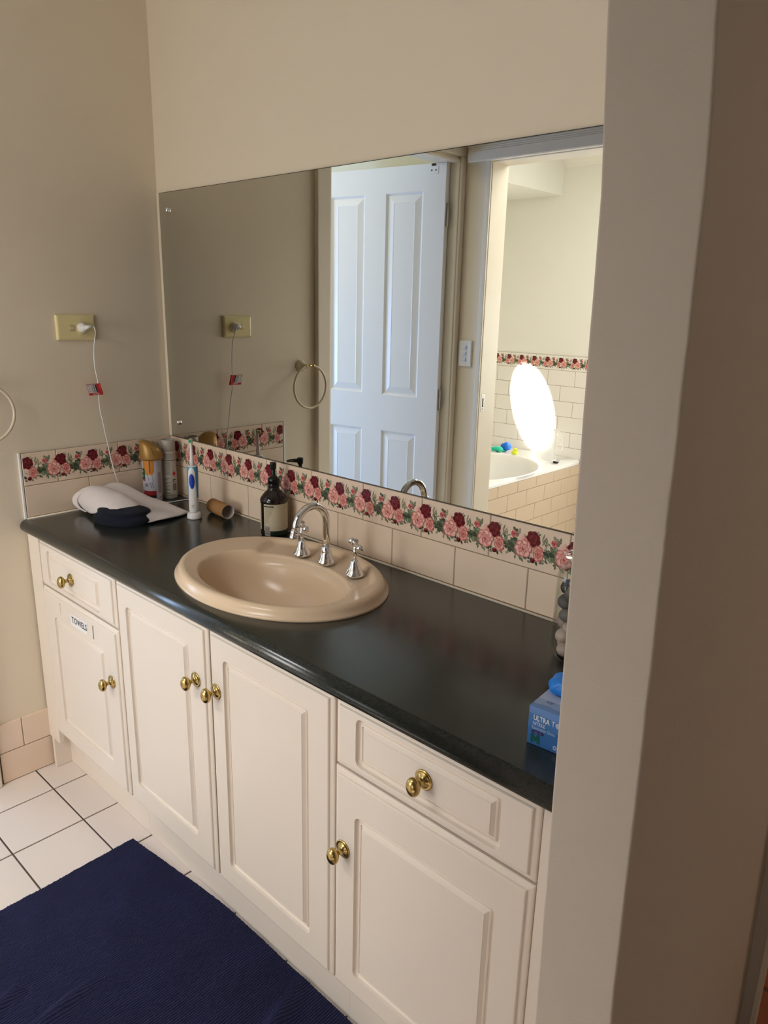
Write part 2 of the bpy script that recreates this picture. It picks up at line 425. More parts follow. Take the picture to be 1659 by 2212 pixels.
# ---- rose border print
PAL = {
 'dark': [rgb(104, 22, 34), rgb(128, 34, 42), rgb(84, 16, 28), rgb(146, 48, 54), rgb(70, 12, 22)],
 'pink': [rgb(196, 112, 108), rgb(226, 156, 146), rgb(238, 184, 170), rgb(206, 126, 118), rgb(150, 56, 62)],
 'rose': [rgb(184, 96, 92), rgb(214, 132, 122), rgb(228, 160, 146), rgb(190, 98, 96), rgb(140, 50, 54)],
 'bud':  [rgb(176, 74, 78), rgb(204, 104, 104), rgb(216, 128, 122), rgb(160, 58, 62), rgb(130, 40, 48)],
 'leaf': [rgb(76, 88, 66), rgb(98, 110, 84), rgb(124, 134, 108), rgb(60, 70, 54)],
 'pale': [rgb(128, 128, 100), rgb(146, 142, 116), rgb(110, 114, 90)],
}
def border_print(name, org, U, u_lo, u_hi, phase, vtop, h, mirror, parent, mt, wash=0.0, seed=5):
    """repeating rose motif printed on the border tiles; org is on the tile face"""
    org = Vector(org); U = Vector(U); V = Vector((0, 0, 1)); N = U.cross(V)
    mb = MB(); state = [0]
    sc = h / 0.1
    def blob(u, v, ru, rv, ang, col, n=10, wob=0.0, rnd=None, layer=None):
        pts = []
        state[0] += 1
        off = 0.00012 + 0.000004 * (state[0] % 300) if layer is None else layer
        for k in range(n):
            t = 2 * pi * k / n
            r = 1 + (rnd.uniform(-wob, wob) if wob else 0)
            a = ru * cos(t) * r; b = rv * sin(t) * r
            uu = u + a * cos(ang) - b * sin(ang); vv = v + a * sin(ang) + b * cos(ang)
            uu = min(max(uu, u_lo), u_hi)
            pts.append(org + U * uu + V * (vtop + vv * sc) + N * off)
        mb.c = col; mb.poly(pts)
    def rose(u, v, ru, rv, pal, rnd, petals=7, tilt=0.0):
        P = PAL[pal]
        mixc = lambda a, b, f: tuple(x + (y_ - x) * f for x, y_ in zip(a, b))
        for k in range(petals):
            a = 2 * pi * k / petals + rnd.uniform(-.2, .2) + tilt; q = rnd.uniform(.5, .62)
            blob(u + ru * q * cos(a), v + rv * q * sin(a), ru * .47, rv * .46, a, P[0], 11, .08, rnd)
            blob(u + ru * (q - .05) * cos(a), v + rv * (q - .05) * sin(a), ru * .41, rv * .40, a, mixc(P[1], P[2], rnd.random()), 11, .06, rnd)
            blob(u + ru * (q + .06) * cos(a), v + rv * (q + .06) * sin(a), ru * .22, rv * .26, a, mixc(P[2], (1, 1, 1, 1), rnd.uniform(.02, .22) if pal != 'dark' else 0), 8, .12, rnd)
            blob(u + ru * (q - .24) * cos(a + .3), v + rv * (q - .24) * sin(a + .3), ru * .20, rv * .16, a, mixc(P[1], P[3], .8), 7, .15, rnd)
        for ring, rr in ((6, .46), (5, .33), (4, .2)):
            for k in range(ring):
                a = 2 * pi * k / ring + ring + rnd.uniform(-.25, .25)
                blob(u + ru * rr * .8 * cos(a), v + rv * rr * .8 * sin(a), ru * rr * .62, rv * rr * .50, a + .6, P[3] if k % 2 else mixc(P[0], P[4], .4), 8, .1, rnd)
                blob(u + ru * rr * .76 * cos(a), v + rv * rr * .76 * sin(a), ru * rr * .50, rv * rr * .36, a + .6, mixc(P[1], P[2], rnd.random()), 8, .08, rnd)
        blob(u, v - rv * .04, ru * .14, rv * .18, .2, P[4], 7, .15, rnd)
        blob(u + ru * .04, v + rv * .02, ru * .06, rv * .10, .5, P[1], 6, .1, rnd)
    def leaf(u, v, l, wd, ang, rnd, pal='leaf'):
        c = rnd.choice(PAL[pal]); state[0] += 1
        off = 0.00012 + 0.000004 * (state[0] % 300)
        prof = [(-1, 0), (-.5, .8), (0, 1), (.5, .6), (1, 0), (.5, -.6), (0, -1), (-.5, -.8)]
        def P(a, b, o): 
            uu = u + a * cos(ang) - b * sin(ang); vv = v + a * sin(ang) + b * cos(ang)
            uu = min(max(uu, u_lo), u_hi); return org + U * uu + V * (vtop + vv * sc) + N * o
        mb.c = c; mb.poly([P(a * l, b * wd, off) for a, b in prof])
        mb.c = tuple(min(1, x * 1.7) for x in c[:3]) + (1,)
        mb.poly([P(a * l * .8, b * wd * .16, off + .000003) for a, b in prof])
    p = S / 2; k = math.floor((u_lo - phase) / p) - 1
    sgn = -1 if mirror else 1
    while phase + k * p < u_hi + p:
        base = phase + k * p; rnd = random.Random(seed * 100 + (k % 2))
        u = lambda t: base + t * p
        state[0] = 0
        def ok(t, r): return u_lo + 0.001 < u(t) < u_hi - 0.001
        # sprigs and leaves underneath
        for q in range(46):
            t = rnd.choice((-.44, -.36, -.28, -.5, .05, .40)) + rnd.uniform(-.13, .13); v = rnd.uniform(-.78, -.30) if t < 0 else rnd.uniform(-.82, -.34)
            if ok(t, .008): leaf(u(t), v * .1, rnd.uniform(.0028, .0055), rnd.uniform(.0012, .0024), rnd.uniform(0, 6.28), rnd, rnd.choice(('leaf', 'leaf', 'pale')))
        items = []
        for t, v, l, wd, a, pl in [
            (.38, -.20, .010, .0012, 1.3, 'pale'), (.42, -.26, .011, .0013, 1.0, 'pale'), (.46, -.30, .010, .0013, 1.5, 'pale'),
            (.40, -.34, .011, .0013, .9, 'pale'), (.47, -.38, .009, .0012, .7, 'pale'), (.36, -.28, .010, .0012, 1.7, 'pale'),
            (-.36, -.17, .006, .0025, 2.4, 'leaf'), (-.30, -.20, .006, .0025, .8, 'leaf'), (-.24, -.24, .007, .003, .2, 'pale'),
            (-.22, -.18, .007, .002, 1.4, 'pale'), (-.28, -.30, .007, .003, 1.8, 'pale'),
            (-.40, -.44, .008, .0035, 2.6, 'leaf'), (-.32, -.42, .009, .004, .6, 'leaf'), (-.47, -.52, .009, .004, .3, 'leaf'),
            (-.40, -.56, .010, .0045, -.5, 'leaf'), (-.34, -.50, .009, .004, -1.2, 'leaf'), (-.52, -.60, .010, .0042, 2.9, 'leaf'),
            (-.44, -.68, .0095, .0042, -1.5, 'leaf'), (-.36, -.66, .009, .004, -.9, 'leaf'), (-.55, -.50, .008, .003, 1.8, 'leaf'),
            (-.28, -.60, .009, .004, -2.2, 'leaf'), (-.30, -.72, .008, .003, -1.0, 'pale'), (-.22, -.74, .009, .0028, -.6, 'leaf'),
            (-.18, -.80, .008, .002, -1.3, 'pale'), (-.30, -.82, .007, .0018, -1.7, 'pale'), (-.12, -.84, .008, .002, -1.0, 'leaf'),
            (-.05, -.78, .008, .0025, -.3, 'leaf'), (.03, -.74, .008, .003, -.8, 'leaf'), (.06, -.84, .007, .002, -.2, 'pale'),
            (.24, -.84, .007, .002, -1.2, 'leaf'), (.34, -.80, .006, .0018, -.8, 'pale'), (.02, -.44, .007, .003, .4, 'pale'),
            (.28, -.18, .005, .0015, .6, 'leaf'), (.24, -.14, .005, .0012, 1.1, 'pale'), (-.06, -.30, .006, .002, 1.8, 'pale'),
            (.42, -.55, .007, .0025, .8, 'leaf'), (.44, -.48, .007, .002, 1.3, 'pale'), (.46, -.64, .007, .003, -.2, 'leaf')]:
            if ok(t, .008): leaf(u(t), v * 0.1, l * .78, wd * 1.45, a, rnd, pl)
        if ok(-.37, .01):
            blob(u(-.36), -.030, .0066, .0085, .2, PAL['bud'][0], 9, .12, rnd)
            for q in range(6):
                a = q * 1.05; blob(u(-.36) + .0038 * cos(a), -.029 + .0048 * sin(a), .0034, .0045, a, PAL['bud'][q % 3], 7, .12, rnd)
            blob(u(-.36), -.031, .0018, .003, .1, PAL['bud'][4], 6, .1, rnd)
        if ok(.13, .0): rose(u(.125), -.031, .0180, .0185, 'dark', rnd, 7, .4)
        if ok(.155, .0):
            blob(u(.155), -.079, .0062, .0058, .2, PAL['dark'][2], 9, .15, rnd)
            blob(u(.145), -.077, .003, .003, .2, PAL['dark'][3], 7, .15, rnd)
        if ok(.29, .0): rose(u(.275), -.061, .0125, .0205, 'rose', rnd, 7, .2)
        if ok(-.10, .0):
            blob(u(-.13), -.032, .0042, .0085, -.25, PAL['pink'][2], 9, .05, rnd)
            blob(u(-.06), -.037, .0052, .0062, .5, PAL['pink'][1], 9, .05, rnd)
            rose(u(-.10), -.057, .0225, .0205, 'pink', rnd, 8, 0)
        k += 1
    return mb.build(name, mt, parent, recalc=False)
# back wall: motif phase centred on the joints
border_print('rose_border_print', (0, 0, 0), (1, 0, 0), 0.004, 1.893, 0.3252, ZT, ZT - ZB, False, splash, PRINT)
border_print('rose_border_print', (0, 0, 0), (0, 1, 0), -0.494, -0.004, -0.1921, ZT, ZT - ZB, False, splash, PRINT)

# ---- skirting tiles on the left wall and behind
mb = MB(); mb.m = 0; mb.box(-0.008, -0.0015, -0.66, -0.003, 0, 0.204)
mb.m = 1
tilefield(mb, (-0.008, 0, 0), (0, 1, 0), (0, 0, 1), [(-0.66, -0.587, 0.108, 0.205), (-0.584, -0.384, 0.108, 0.205), (-0.66, -0.388, 0.002, 0.105)], 0.008)
struct(mb.build('baseboard_left', [GROUT, BTILE]))

# ---- door linings and architraves
def archit(mb, pts):
    for b in pts: mb.box(*b)
mb = MB(); archit(mb, [(-0.098, 0.000, -0.752, -0.738, 0, 2.135), (-0.008, 0.014, -0.735, -0.668, 0, 2.20),
                       (-0.098, 0.000, -1.552, -1.538, 0, 2.135), (-0.008, 0.010, -1.577, -1.545, 0, 2.145),
                       (-0.098, 0.000, -1.552, -0.738, 2.121, 2.135), (-0.008, 0.010, -1.577, -0.668, 2.145, 2.20),
                       (-0.118, -0.098, -0.81, -0.738, 0, 2.2)])
struct(bevel(mb.build('trim_2', TRIM), 0.004))
mb = MB(); archit(mb, [(0.128, 0.153, -1.58, -1.566, 0, 2.118), (0.150, 0.156, -1.702, -1.576, 0, 2.118),
                       (1.248, 1.32, -1.58, -1.566, 0, 2.118), (0.155, 1.25, -1.702, -1.58, 2.112, 2.118),
                       (1.244, 1.25, -1.702, -1.58, 0, 2.112)])
t3 = struct(bevel(mb.build('trim_3', TRIM), 0.003))
# strike plate on the reveal
mb = MB(); mb.m = 0; mb.box(0.156, 0.1572, -1.618, -1.590, 1.010, 1.092); mb.m = 1
mb.box(0.1570, 0.1578, -1.607, -1.599, 1.030, 1.072)
mb.m = 0
for z in (1.02, 1.082): mb.lathe([(0.003, 0), (0.003, 0.0006)], (0.1572, -1.603, z), 10, Matrix.Rotation(pi / 2, 4, 'Y'))
tag(mb.build('strike_plate', [STEEL, DARK]), 'steel strike plate let into the bathroom doorway reveal, seen in the mirror', 'strike plate')
# fluted pelmet over the bathroom doorway
prof = [(0, 0), (0.026, 0), (0.030, 0.004), (0.030, 0.042)]
z = 0.042
for k in range(7):
    prof += [(0.030, z), (0.0265, z + 0.0022), (0.0265, z + 0.0045), (0.030, z + 0.0066)]; z += 0.0075
prof += [(0.030, 0.118), (0, 0.118)]
mb = MB(); mb.loops([[(x, -1.58 - 0.0 + a, 2.116 + b) for a, b in prof] for x in (0.036, 1.9)], True, True, True, False)
struct(mb.build('trim_4', TRIM))

# ---- bathroom door leaf in the side doorway (four panel)
def panel_door():
    hx, hy = -0.045, -1.500; ang = radians(180 - 10.3)
    M = Matrix.Translation((hx, hy, 0)) @ Matrix.Rotation(ang, 4, 'Z')   # local x along leaf; room face looks to local -y
    W, T, z0, z1 = 0.765, 0.035, 0.012, 2.12
    xs = [0.115, 0.322, 0.443, 0.650]
    zs = [(1.052, 2.006), (0.24, 0.868)]
    mb = MB()
    P = lambda x, y, z: M @ Vector((x, y, z))
    # face y=0 looks toward the mirror (local -y is world +y side because of the 180 turn)
    def face(yy, s):
        # frame pieces
        cols = [0, xs[0], xs[1], xs[2], xs[3], W]; rows = [z0, zs[1][0], zs[1][1], zs[0][0], zs[0][1], z1]
        for i in range(5):
            for j in range(5):
                hole = i in (1, 3) and j in (1, 3)
                if hole:
                    x0, x1, a0, a1 = cols[i], cols[i + 1], rows[j], rows[j + 1]
                    L = []
                    for ins, d in [(0, 0), (0.004, 0.003), (0.010, 0.010), (0.014, 0.010), (0.045, 0.002), (0.048, 0.003), (0.05, 0.003)]:
                        L.append([P(x0 + ins, yy + s * d, a0 + ins), P(x1 - ins, yy + s * d, a0 + ins), P(x1 - ins, yy + s * d, a1 - ins), P(x0 + ins, yy + s * d, a1 - ins)])
                    mb.loops(L, False, True, True, False)
                else:
                    mb.add([P(cols[i], yy, rows[j]), P(cols[i + 1], yy, rows[j]), P(cols[i + 1], yy, rows[j + 1]), P(cols[i], yy, rows[j + 1])], [(0, 1, 2, 3)], False)
    face(0, 1); face(T, -1)
    for a, b in (((0, z0), (0, z1)), ((0, z1), (W, z1)), ((W, z1), (W, z0)), ((W, z0), (0, z0))):
        mb.add([P(a[0], 0, a[1]), P(b[0], 0, b[1]), P(b[0], T, b[1]), P(a[0], T, a[1])], [(0, 1, 2, 3)], False)
    bm_o = mb.build('door_1', WHITE_P, recalc=False)
    me = bm_o.data; bm = bmesh.new(); bm.from_mesh(me); bmesh.ops.remove_doubles(bm, verts=bm.verts, dist=1e-5)
    bmesh.ops.recalc_face_normals(bm, faces=bm.faces); bm.to_mesh(me); bm.free()
    struct(bm_o)
    h = MB(); h.box(0.040, 0.088, -0.0015, 0.0, 2.075, 2.108, M); h.m = 1
    h.box(0.050, 0.056, -0.003, -0.0014, 2.088, 2.094, M); h.box(0.072, 0.078, -0.003, -0.0014, 2.088, 2.094, M)
    h.box(0.055, 0.075, -0.004, 0.006, 2.110, 2.119, M)
    h.build('roller_catch', [WHITEPL, DARK], bm_o)
    for z in (0.25, 1.05, 1.9):
        g = MB(); g.tube([M @ Vector((-0.006, T * 0.5, z - 0.05)), M @ Vector((-0.006, T * 0.5, z + 0.05))], 0.006, 10)
        g.build('hinge', STEEL, bm_o)
panel_door()

# ---- bathroom tiles on the far wall and bath apron
EY = -3.05
zt, zb = 1.200, 1.105
# wall faces +y, so reading direction runs towards -x
mb = MB(); mb.m = 0; mb.box(-1.2, 0.35, -3.056, EY - 0.0015, 0.5, zt)
mb.m = 1
def neg(rects): return [(-b, -a, c, d) for a, b, c, d in rects]
org = (0, -3.056, 0)
rows = []
z = zb
r = 0
while z > 0.5:
    z0 = max(0.5, z - 0.1)
    ph = -0.355 + (0.1 if r % 2 else 0)
    rr = rowrects(-1.2, 0.35, ph, z0, z)
    tilefield(mb, org, (-1, 0, 0), (0, 0, 1), neg(rr), 0.006)
    z -= 0.1; r += 1
tilefield(mb, org, (-1, 0, 0), (0, 0, 1), neg(rowrects(-1.2, 0.35, -0.253, zb, zt)), 0.006)
bt = struct(mb.build('trim_7', [GROUT, BATHTILE]))
border_print('rose_border_print', (0, EY, 0), (-1, 0, 0), -0.2, 0.95, 0.253, zt, zt - zb, False, bt, PRINT)

def bath():
    t = thing('bathtub', 'white oval drop-in bathtub with tiled apron, reflected at the right of the mirror', 'bathtub', (-0.5, -2.4, 0))
    x0, x1, y0, y1, zr = -1.198, -0.030, EY + 0.002, -1.702, 0.545
    cx, cy, a, b = -0.40, -2.34, 0.365, 0.46
    mb = MB(); n = 72
    rect = []
    for k in range(n):
        t_ = 2 * pi * k / n; c_, s_ = cos(t_), sin(t_)
        dx = (x1 - cx) if c_ > 0 else (cx - x0); dy = (y1 - cy) if s_ > 0 else (cy - y0)
        f = min(dx / abs(c_) if abs(c_) > 1e-6 else 9, dy / abs(s_) if abs(s_) > 1e-6 else 9)
        rect.append(Vector((cx + f * c_, cy + f * s_, 0)))
    def loop(fr, z, e=None):
        return [Vector((cx + fr * a * cos(2 * pi * k / n), cy + fr * b * sin(2 * pi * k / n), z)) for k in range(n)]
    L = [[p + Vector((0, 0, zr - 0.022)) for p in rect], [p + Vector((0, 0, zr - 0.004)) for p in rect],
         [p + (Vector((cx, cy, 0)) - p) * 0.01 + Vector((0, 0, zr)) for p in rect],
         loop(1.04, zr), loop(1.015, zr + 0.005), loop(1.0, zr + 0.004), loop(.975, zr - .01), loop(.95, zr - .05), loop(.9, zr - .2), loop(.8, zr - .34), loop(.5, zr - .38), loop(.05, zr - .385)]
    mb.loops(L, False, True, True, True)
    tub = mb.build('tub', BATHW, t)
    mb = MB(); mb.m = 0; mb.box(x0, x1 - 0.012, y0, y1 - 0.0, 0, zr - 0.39); mb.box(x1 - 0.02, x1 - 0.0062, y0, y1, 0, zr - 0.022)
    mb.m = 1
    zt_, r_ = 0.523, 0
    hs = [0.068, 0.1, 0.1, 0.1, 0.1, 0.06]
    for i, hh in enumerate(hs):
        tilefield(mb, (x1 - 0.0062, 0, 0), (0, 1, 0), (0, 0, 1), rowrects(EY + 0.01, -1.702, -2.018 - 0.05 + (0.1 if i % 2 else 0), max(0.0, zt_ - hh), zt_), 0.005)
        zt_ -= hh
        if zt_ < 0.01: break
    mb.build('apron', [GROUT, APTILE], t)
bath()

# ================================================================== VANITY
def rrect(x0, x1, z0, z1, r, y, seg=5):
    r = max(r, 0.0002); pts = []
    for cx, cz, a0 in ((x1 - r, z0 + r, -pi / 2), (x1 - r, z1 - r, 0), (x0 + r, z1 - r, pi / 2), (x0 + r, z0 + r, pi)):
        for k in range(seg + 1):
            a = a0 + pi / 2 * k / seg
            pts.append((cx + r * cos(a), y, cz + r * sin(a)))
    return pts
YD = -0.505
def front(name, x0, x1, z0, z1, gx0, gx1, gz0, gz1, parent):
    """routed door or drawer front, face at YD"""
    y = YD; mb = MB()
    L = [rrect(x0, x1, z0, z1, .001, y + 0.018), rrect(x0, x1, z0, z1, .001, y + 0.0085)]
    for ins, dep in [(.0015, .0068), (.0045, .0056), (.0085, .0050), (.0105, .0044), (.0112, .0024), (.0125, .0006), (.0140, 0)]:
        L.append(rrect(x0 + ins, x1 - ins, z0 + ins, z1 - ins, .001, y + dep))
    for ins, dep, rr_ in [(0, 0, .013), (.0006, .0030, .0125), (.0016, .0062, .012), (.0040, .0082, .010), (.0075, .0086, .007), (.0098, .0070, .005),
                          (.0106, .0052, .003), (.0128, .0040, .002), (.0134, .0058, .0015), (.0150, .0062, .001), (.0205, .0012, .0006), (.0212, .0002, .0003)]:
        L.append(rrect(gx0 + ins, gx1 - ins, gz0 + ins, gz1 - ins, rr_, y + dep))
    L = [[Vector(p) for p in l] for l in L]
    mb.loops(L, True, True, True, False)
    return mb.build(name, CAB, parent)

def knob_mesh():
    mb = MB(); R = Matrix.Rotation(pi / 2, 4, 'X')    # local z -> -y
    mb.lathe([(0.0185, 0.0), (0.0185, 0.0012), (0.0165, 0.0028), (0.0155, 0.0022), (0.0125, 0.0026), (0.0115, 0.0042), (0.008, 0.005),
              (0.0062, 0.008), (0.0048, 0.012), (0.0052, 0.016), (0.0075, 0.019)], n=32, M=R)
    mb.ball((0, -0.0275, 0), 0.0135, 0.0105, 0.0175, 28, 16)
    return mb
def knob(x, z, parent):
    o = knob_mesh().build('knob', BRASS)
    o.location = (x, YD, z); adopt(o, parent); return o

def cabinet(name, label, x0, x1, fillers, loc):
    t = thing(name, label, 'cabinet', loc, 'cream vanity cabinets under the green worktop')
    mb = MB()
    mb.box(x0, x1, YD + 0.036, -0.003, 0.135, 0.151)   # open topped carcass of panels
    mb.box(x0, x0 + 0.016, YD + 0.036, -0.003, 0.151, 0.809); mb.box(x1 - 0.016, x1, YD + 0.036, -0.003, 0.151, 0.809); mb.box(x0 + 0.016, x1 - 0.016, -0.010, -0.003, 0.151, 0.809)
    mb.box(x0, x1, YD + 0.0185, YD + 0.036, 0.135, 0.16); mb.box(x0, x1, YD + 0.0185, YD + 0.036, 0.79, 0.809)
    mb.box(x0, x0 + 0.02, YD + 0.0185, YD + 0.036, 0.16, 0.79); mb.box(x1 - 0.02, x1, YD + 0.0185, YD + 0.036, 0.16, 0.79)
    mb.build('body', CAB, t)
    mb = MB(); mb.box(max(x0, 0.003), x1, -0.4525, -0.435, 0.001, 0.135)
    mb.build('kickboard', CAB, t)
    for a, b, z0 in fillers:
        mb = MB(); mb.box(a, b, YD + 0.0185, YD + 0.030, z0, 0.809); bevel(mb.build('filler_strip', CAB, t), 0.001)
    return t
GR = dict()
c1 = cabinet('vanity_cabinet', 'left vanity cabinet with a small drawer and the door stuck with a TOWELS label', 0.001, 0.531, [], (0.26, -0.25, 0))
mb = MB(); mb.box(-0.0005, 0.072, YD + 0.002, YD + 0.0185, 0.108, 0.809); bevel(mb.build('filler_strip', CAB, c1), 0.0015)
mb = MB(); mb.box(0.014, 0.0285, YD + 0.002, -0.435, 0.001, 0.108); mb.build('end_foot', CAB, c1)
d = front('drawer', 0.074, 0.528, 0.6605, 0.806, 0.131, 0.450, 0.680, 0.782, c1); knob(0.281, 0.731, d)
d1 = front('door', 0.066, 0.528, 0.150, 0.6545, 0.141, 0.450, 0.218, 0.576, c1); knob(0.481, 0.491, d1)
c2 = cabinet('vanity_cabinet', 'middle vanity cabinet with two tall doors below the basin', 0.5315, 1.3575, [], (0.945, -0.25, 0))
d = front('door', 0.537, 0.9475, 0.150, 0.806, 0.588, 0.873, 0.220, 0.746, c2); knob(0.900, 0.661, d)
d = front('door', 0.9535, 1.3555, 0.150, 0.806, 1.008, 1.288, 0.213, 0.750, c2); knob(0.980, 0.663, d)
c3 = cabinet('vanity_cabinet', 'right vanity cabinet with a wide drawer, below the glove box', 1.358, 1.862, [], (1.61, -0.25, 0))
mb = MB(); mb.box(1.797, 1.884, YD + 0.006, YD + 0.0185, 0.135, 0.809); mb.build('filler_strip', CAB, c3)
d = front('drawer', 1.361, 1.794, 0.6665, 0.806, 1.4165, 1.731, 0.688, 0.786, c3); knob(1.577, 0.740, d)
d = front('door', 1.359, 1.794, 0.150, 0.6605, 1.4165, 1.733, 0.205, 0.580, c3); knob(1.387, 0.490, d)

# TOWELS label and tape marks on the left door
mb = MB(); mb.c = rgb(238, 236, 234)
lx0, lx1, lz0, lz1 = 0.258, 0.357, 0.587, 0.622
y = YD - 0.0004
mb.add([(lx0 - .004, y, lz0), (lx1, y, lz0 + .001), (lx1 + .002, y, lz1 + .003), (lx0 - .002, y, lz1 - .002)], [(0, 1, 2, 3)], False)
text_into(mb, 'TOWELS', 0.0265, (0.2625, y, 0.5965), (1, 0, 0.03), (0, 0, 1), 0.0003, rgb(28, 28, 32), sx=0.90, bold=0.0004)
tag(mb.build('towels_label', LABEL), 'white paper label reading TOWELS stuck on the left cabinet door', 'label')
mb = MB(); mb.c = rgb(150, 138, 122)
mb.box(0.3915, 0.3945, YD - 0.0012, YD - 0.0002, 0.588, 0.628)
tag(mb.build('tape_remnant', LABEL), 'grey sliver of old adhesive tape right of the TOWELS label', 'tape remnant')
mb = MB(); mb.c = rgb(206, 190, 166)
mb.box(0.1885, 0.1905, YD - 0.0006, YD + 0.0001, 0.597, 0.632); mb.box(0.184, 0.195, YD - 0.0006, YD + 0.0001, 0.630, 0.632)
tag(mb.build('tape_mark', LABEL), 'faint cream tape mark left of the TOWELS label', 'tape mark')

# ---- worktop with basin cut-out
BC = (0.905, -0.262); BA, BB = 0.297, 0.222
def worktop():
    mb = MB(); X0, X1 = 0.0015, 1.886; zt, th = ZC, 0.0365; yf = -0.5225
    pts = []
    r1 = 0.020
    prof = [(-0.003, zt)]
    nose = []
    for k in range(15):
        a = pi / 2 * k / 14 * 1.0
        nose.append((yf + r1 - r1 * sin(a), zt - r1 + r1 * cos(a)))
    # nose continues down and tucks under
    for k in range(1, 11):
        a = pi / 2 * k / 10; r2 = th - r1
        nose.append((yf + r2 - r2 * cos(a), zt - r1 - r2 * sin(a)))
    nose.append((YD + 0.045, zt - th)); 
    mb.loops([[(x, a, b) for a, b in nose] for x in (X0, X1)], False, False, False, True)
    # end caps
    for x in (X0, X1):
        mb.add([(x, a, b) for a, b in nose] + [(x, nose[0][0], zt - th)], [tuple(range(len(nose) + 1))], False)
    # top surface with hole
    bm = bmesh.new(); ya = nose[0][0]
    outer = [(X0, ya), (X1, ya), (X1, -0.003), (X0, -0.003)]
    ov = [bm.verts.new((a, b, zt)) for a, b in outer]; iv = []
    n = 64
    for k in range(n):
        a = 2 * pi * k / n; iv.append(bm.verts.new((BC[0] + (BA - 0.02) * cos(a), BC[1] + (BB - 0.02) * sin(a), zt)))
    es = [bm.edges.new((ov[i], ov[(i + 1) % 4])) for i in range(4)] + [bm.edges.new((iv[i], iv[(i + 1) % n])) for i in range(n)]
    bmesh.ops.triangle_fill(bm, use_beauty=True, use_dissolve=False, edges=es)
    bm.verts.index_update()
    mb.add([v.co.copy() for v in bm.verts], [tuple(v.index for v in f.verts) for f in bm.faces], False)
    bm.free()
    # hole rim down
    mb.loops([[(BC[0] + (BA - 0.02) * cos(2 * pi * k / n), BC[1] + (BB - 0.02) * sin(2 * pi * k / n), z) for k in range(n)] for z in (zt, zt - th)], False, False, True, False)
    o = mb.build('worktop', COUNTER)
    bm = bmesh.new(); bm.from_mesh(o.data); bmesh.ops.remove_doubles(bm, verts=bm.verts, dist=1e-5); bmesh.ops.recalc_face_normals(bm, faces=bm.faces)
    bm.to_mesh(o.data); bm.free()
    tag(o, 'dark green laminate worktop with a bullnose front edge', 'worktop')
worktop()

# ---- basin
def basin():
    t = thing('wash_basin', 'oval beige ceramic wash basin set in the green worktop', 'basin', (BC[0], BC[1], ZC))
    n = 128; mb = MB(); L = []
    cx, cy = BC
    bx, by, ba, bb = 0.925, -0.300, 0.222, 0.148
    z0 = ZC
    outer = [(BA + .002, BB + .002, 0.0002), (BA + .003, BB + .003, .003), (BA + .001, BB + .001, .006), (BA - .003, BB - .003, .009), (BA - .006, BB - .006, .017), (BA - .009, BB - .009, .022), (BA - .014, BB - .014, .0255), (BA - .021, BB - .021, .027)]
    def E(c0, c1, a, b, z): return [Vector((c0 + a * cos(2 * pi * k / n), c1 + b * sin(2 * pi * k / n), z)) for k in range(n)]
    for a, b, z in outer: L.append(E(cx, cy, a, b, z0 + z))
    A0, B0 = BA - .021, BB - .021
    m = 16
    for i in range(1, m + 1):
        f = i / m
        a = A0 + (ba - A0) * f; b = B0 + (bb - B0) * f
        z = z0 + 0.027 - 0.006 * f
        L.append(E(cx + (bx - cx) * f, cy + (by - cy) * f, a, b, z))
    for s_, z in [(.985, .018), (.965, .012), (.94, .001), (.90, -.018), (.84, -.045), (.76, -.07), (.65, -.09), (.5, -.103), (.3, -.112), (.12, -.116)]:
        L.append(E(bx, by - 0.004 * (1 - s_), ba * s_, bb * s_, z0 + z))
    # recessed tap ledge along the back
    def sstep(e0, e1, x):
        t_ = min(1, max(0, (x - e0) / (e1 - e0))); return t_ * t_ * (3 - 2 * t_)
    for i in range(8, 8 + m + 2):
        for p in L[i]:
            r = sqrt(((p.x - cx) / A0) ** 2 + ((p.y - cy) / B0) ** 2)
            w_ = (1 - sstep(.90, .965, r))
            # left boundary line from (.757,-.24) to (.706,-.12); right from (1.115,-.235) to (1.165,-.14)
            lb = 0.757 - 0.40 * (p.y + 0.24); rb = 1.112 + 0.42 * (p.y + 0.235)
            wl = sstep(lb - 0.006, lb + 0.016, p.x); wr = 1 - sstep(rb - 0.016, rb + 0.006, p.x)
            wy = sstep(-0.262, -0.225, p.y)
            p.z -= 0.0095 * w_ * wl * wr * wy
    mb.loops(L, False, True, True, True)
    mb.build('bowl', CHINA, t)
    mb = MB(); zz = z0 - 0.116
    mb.lathe([(0.021, 0.0), (0.021, 0.002), (0.017, 0.0025), (0.012, 0.001)], (bx, by, zz), 24)
    mb.build('waste_outlet', CHROME, t)
basin()
DZ = ZC + 0.0175   # tap ledge height

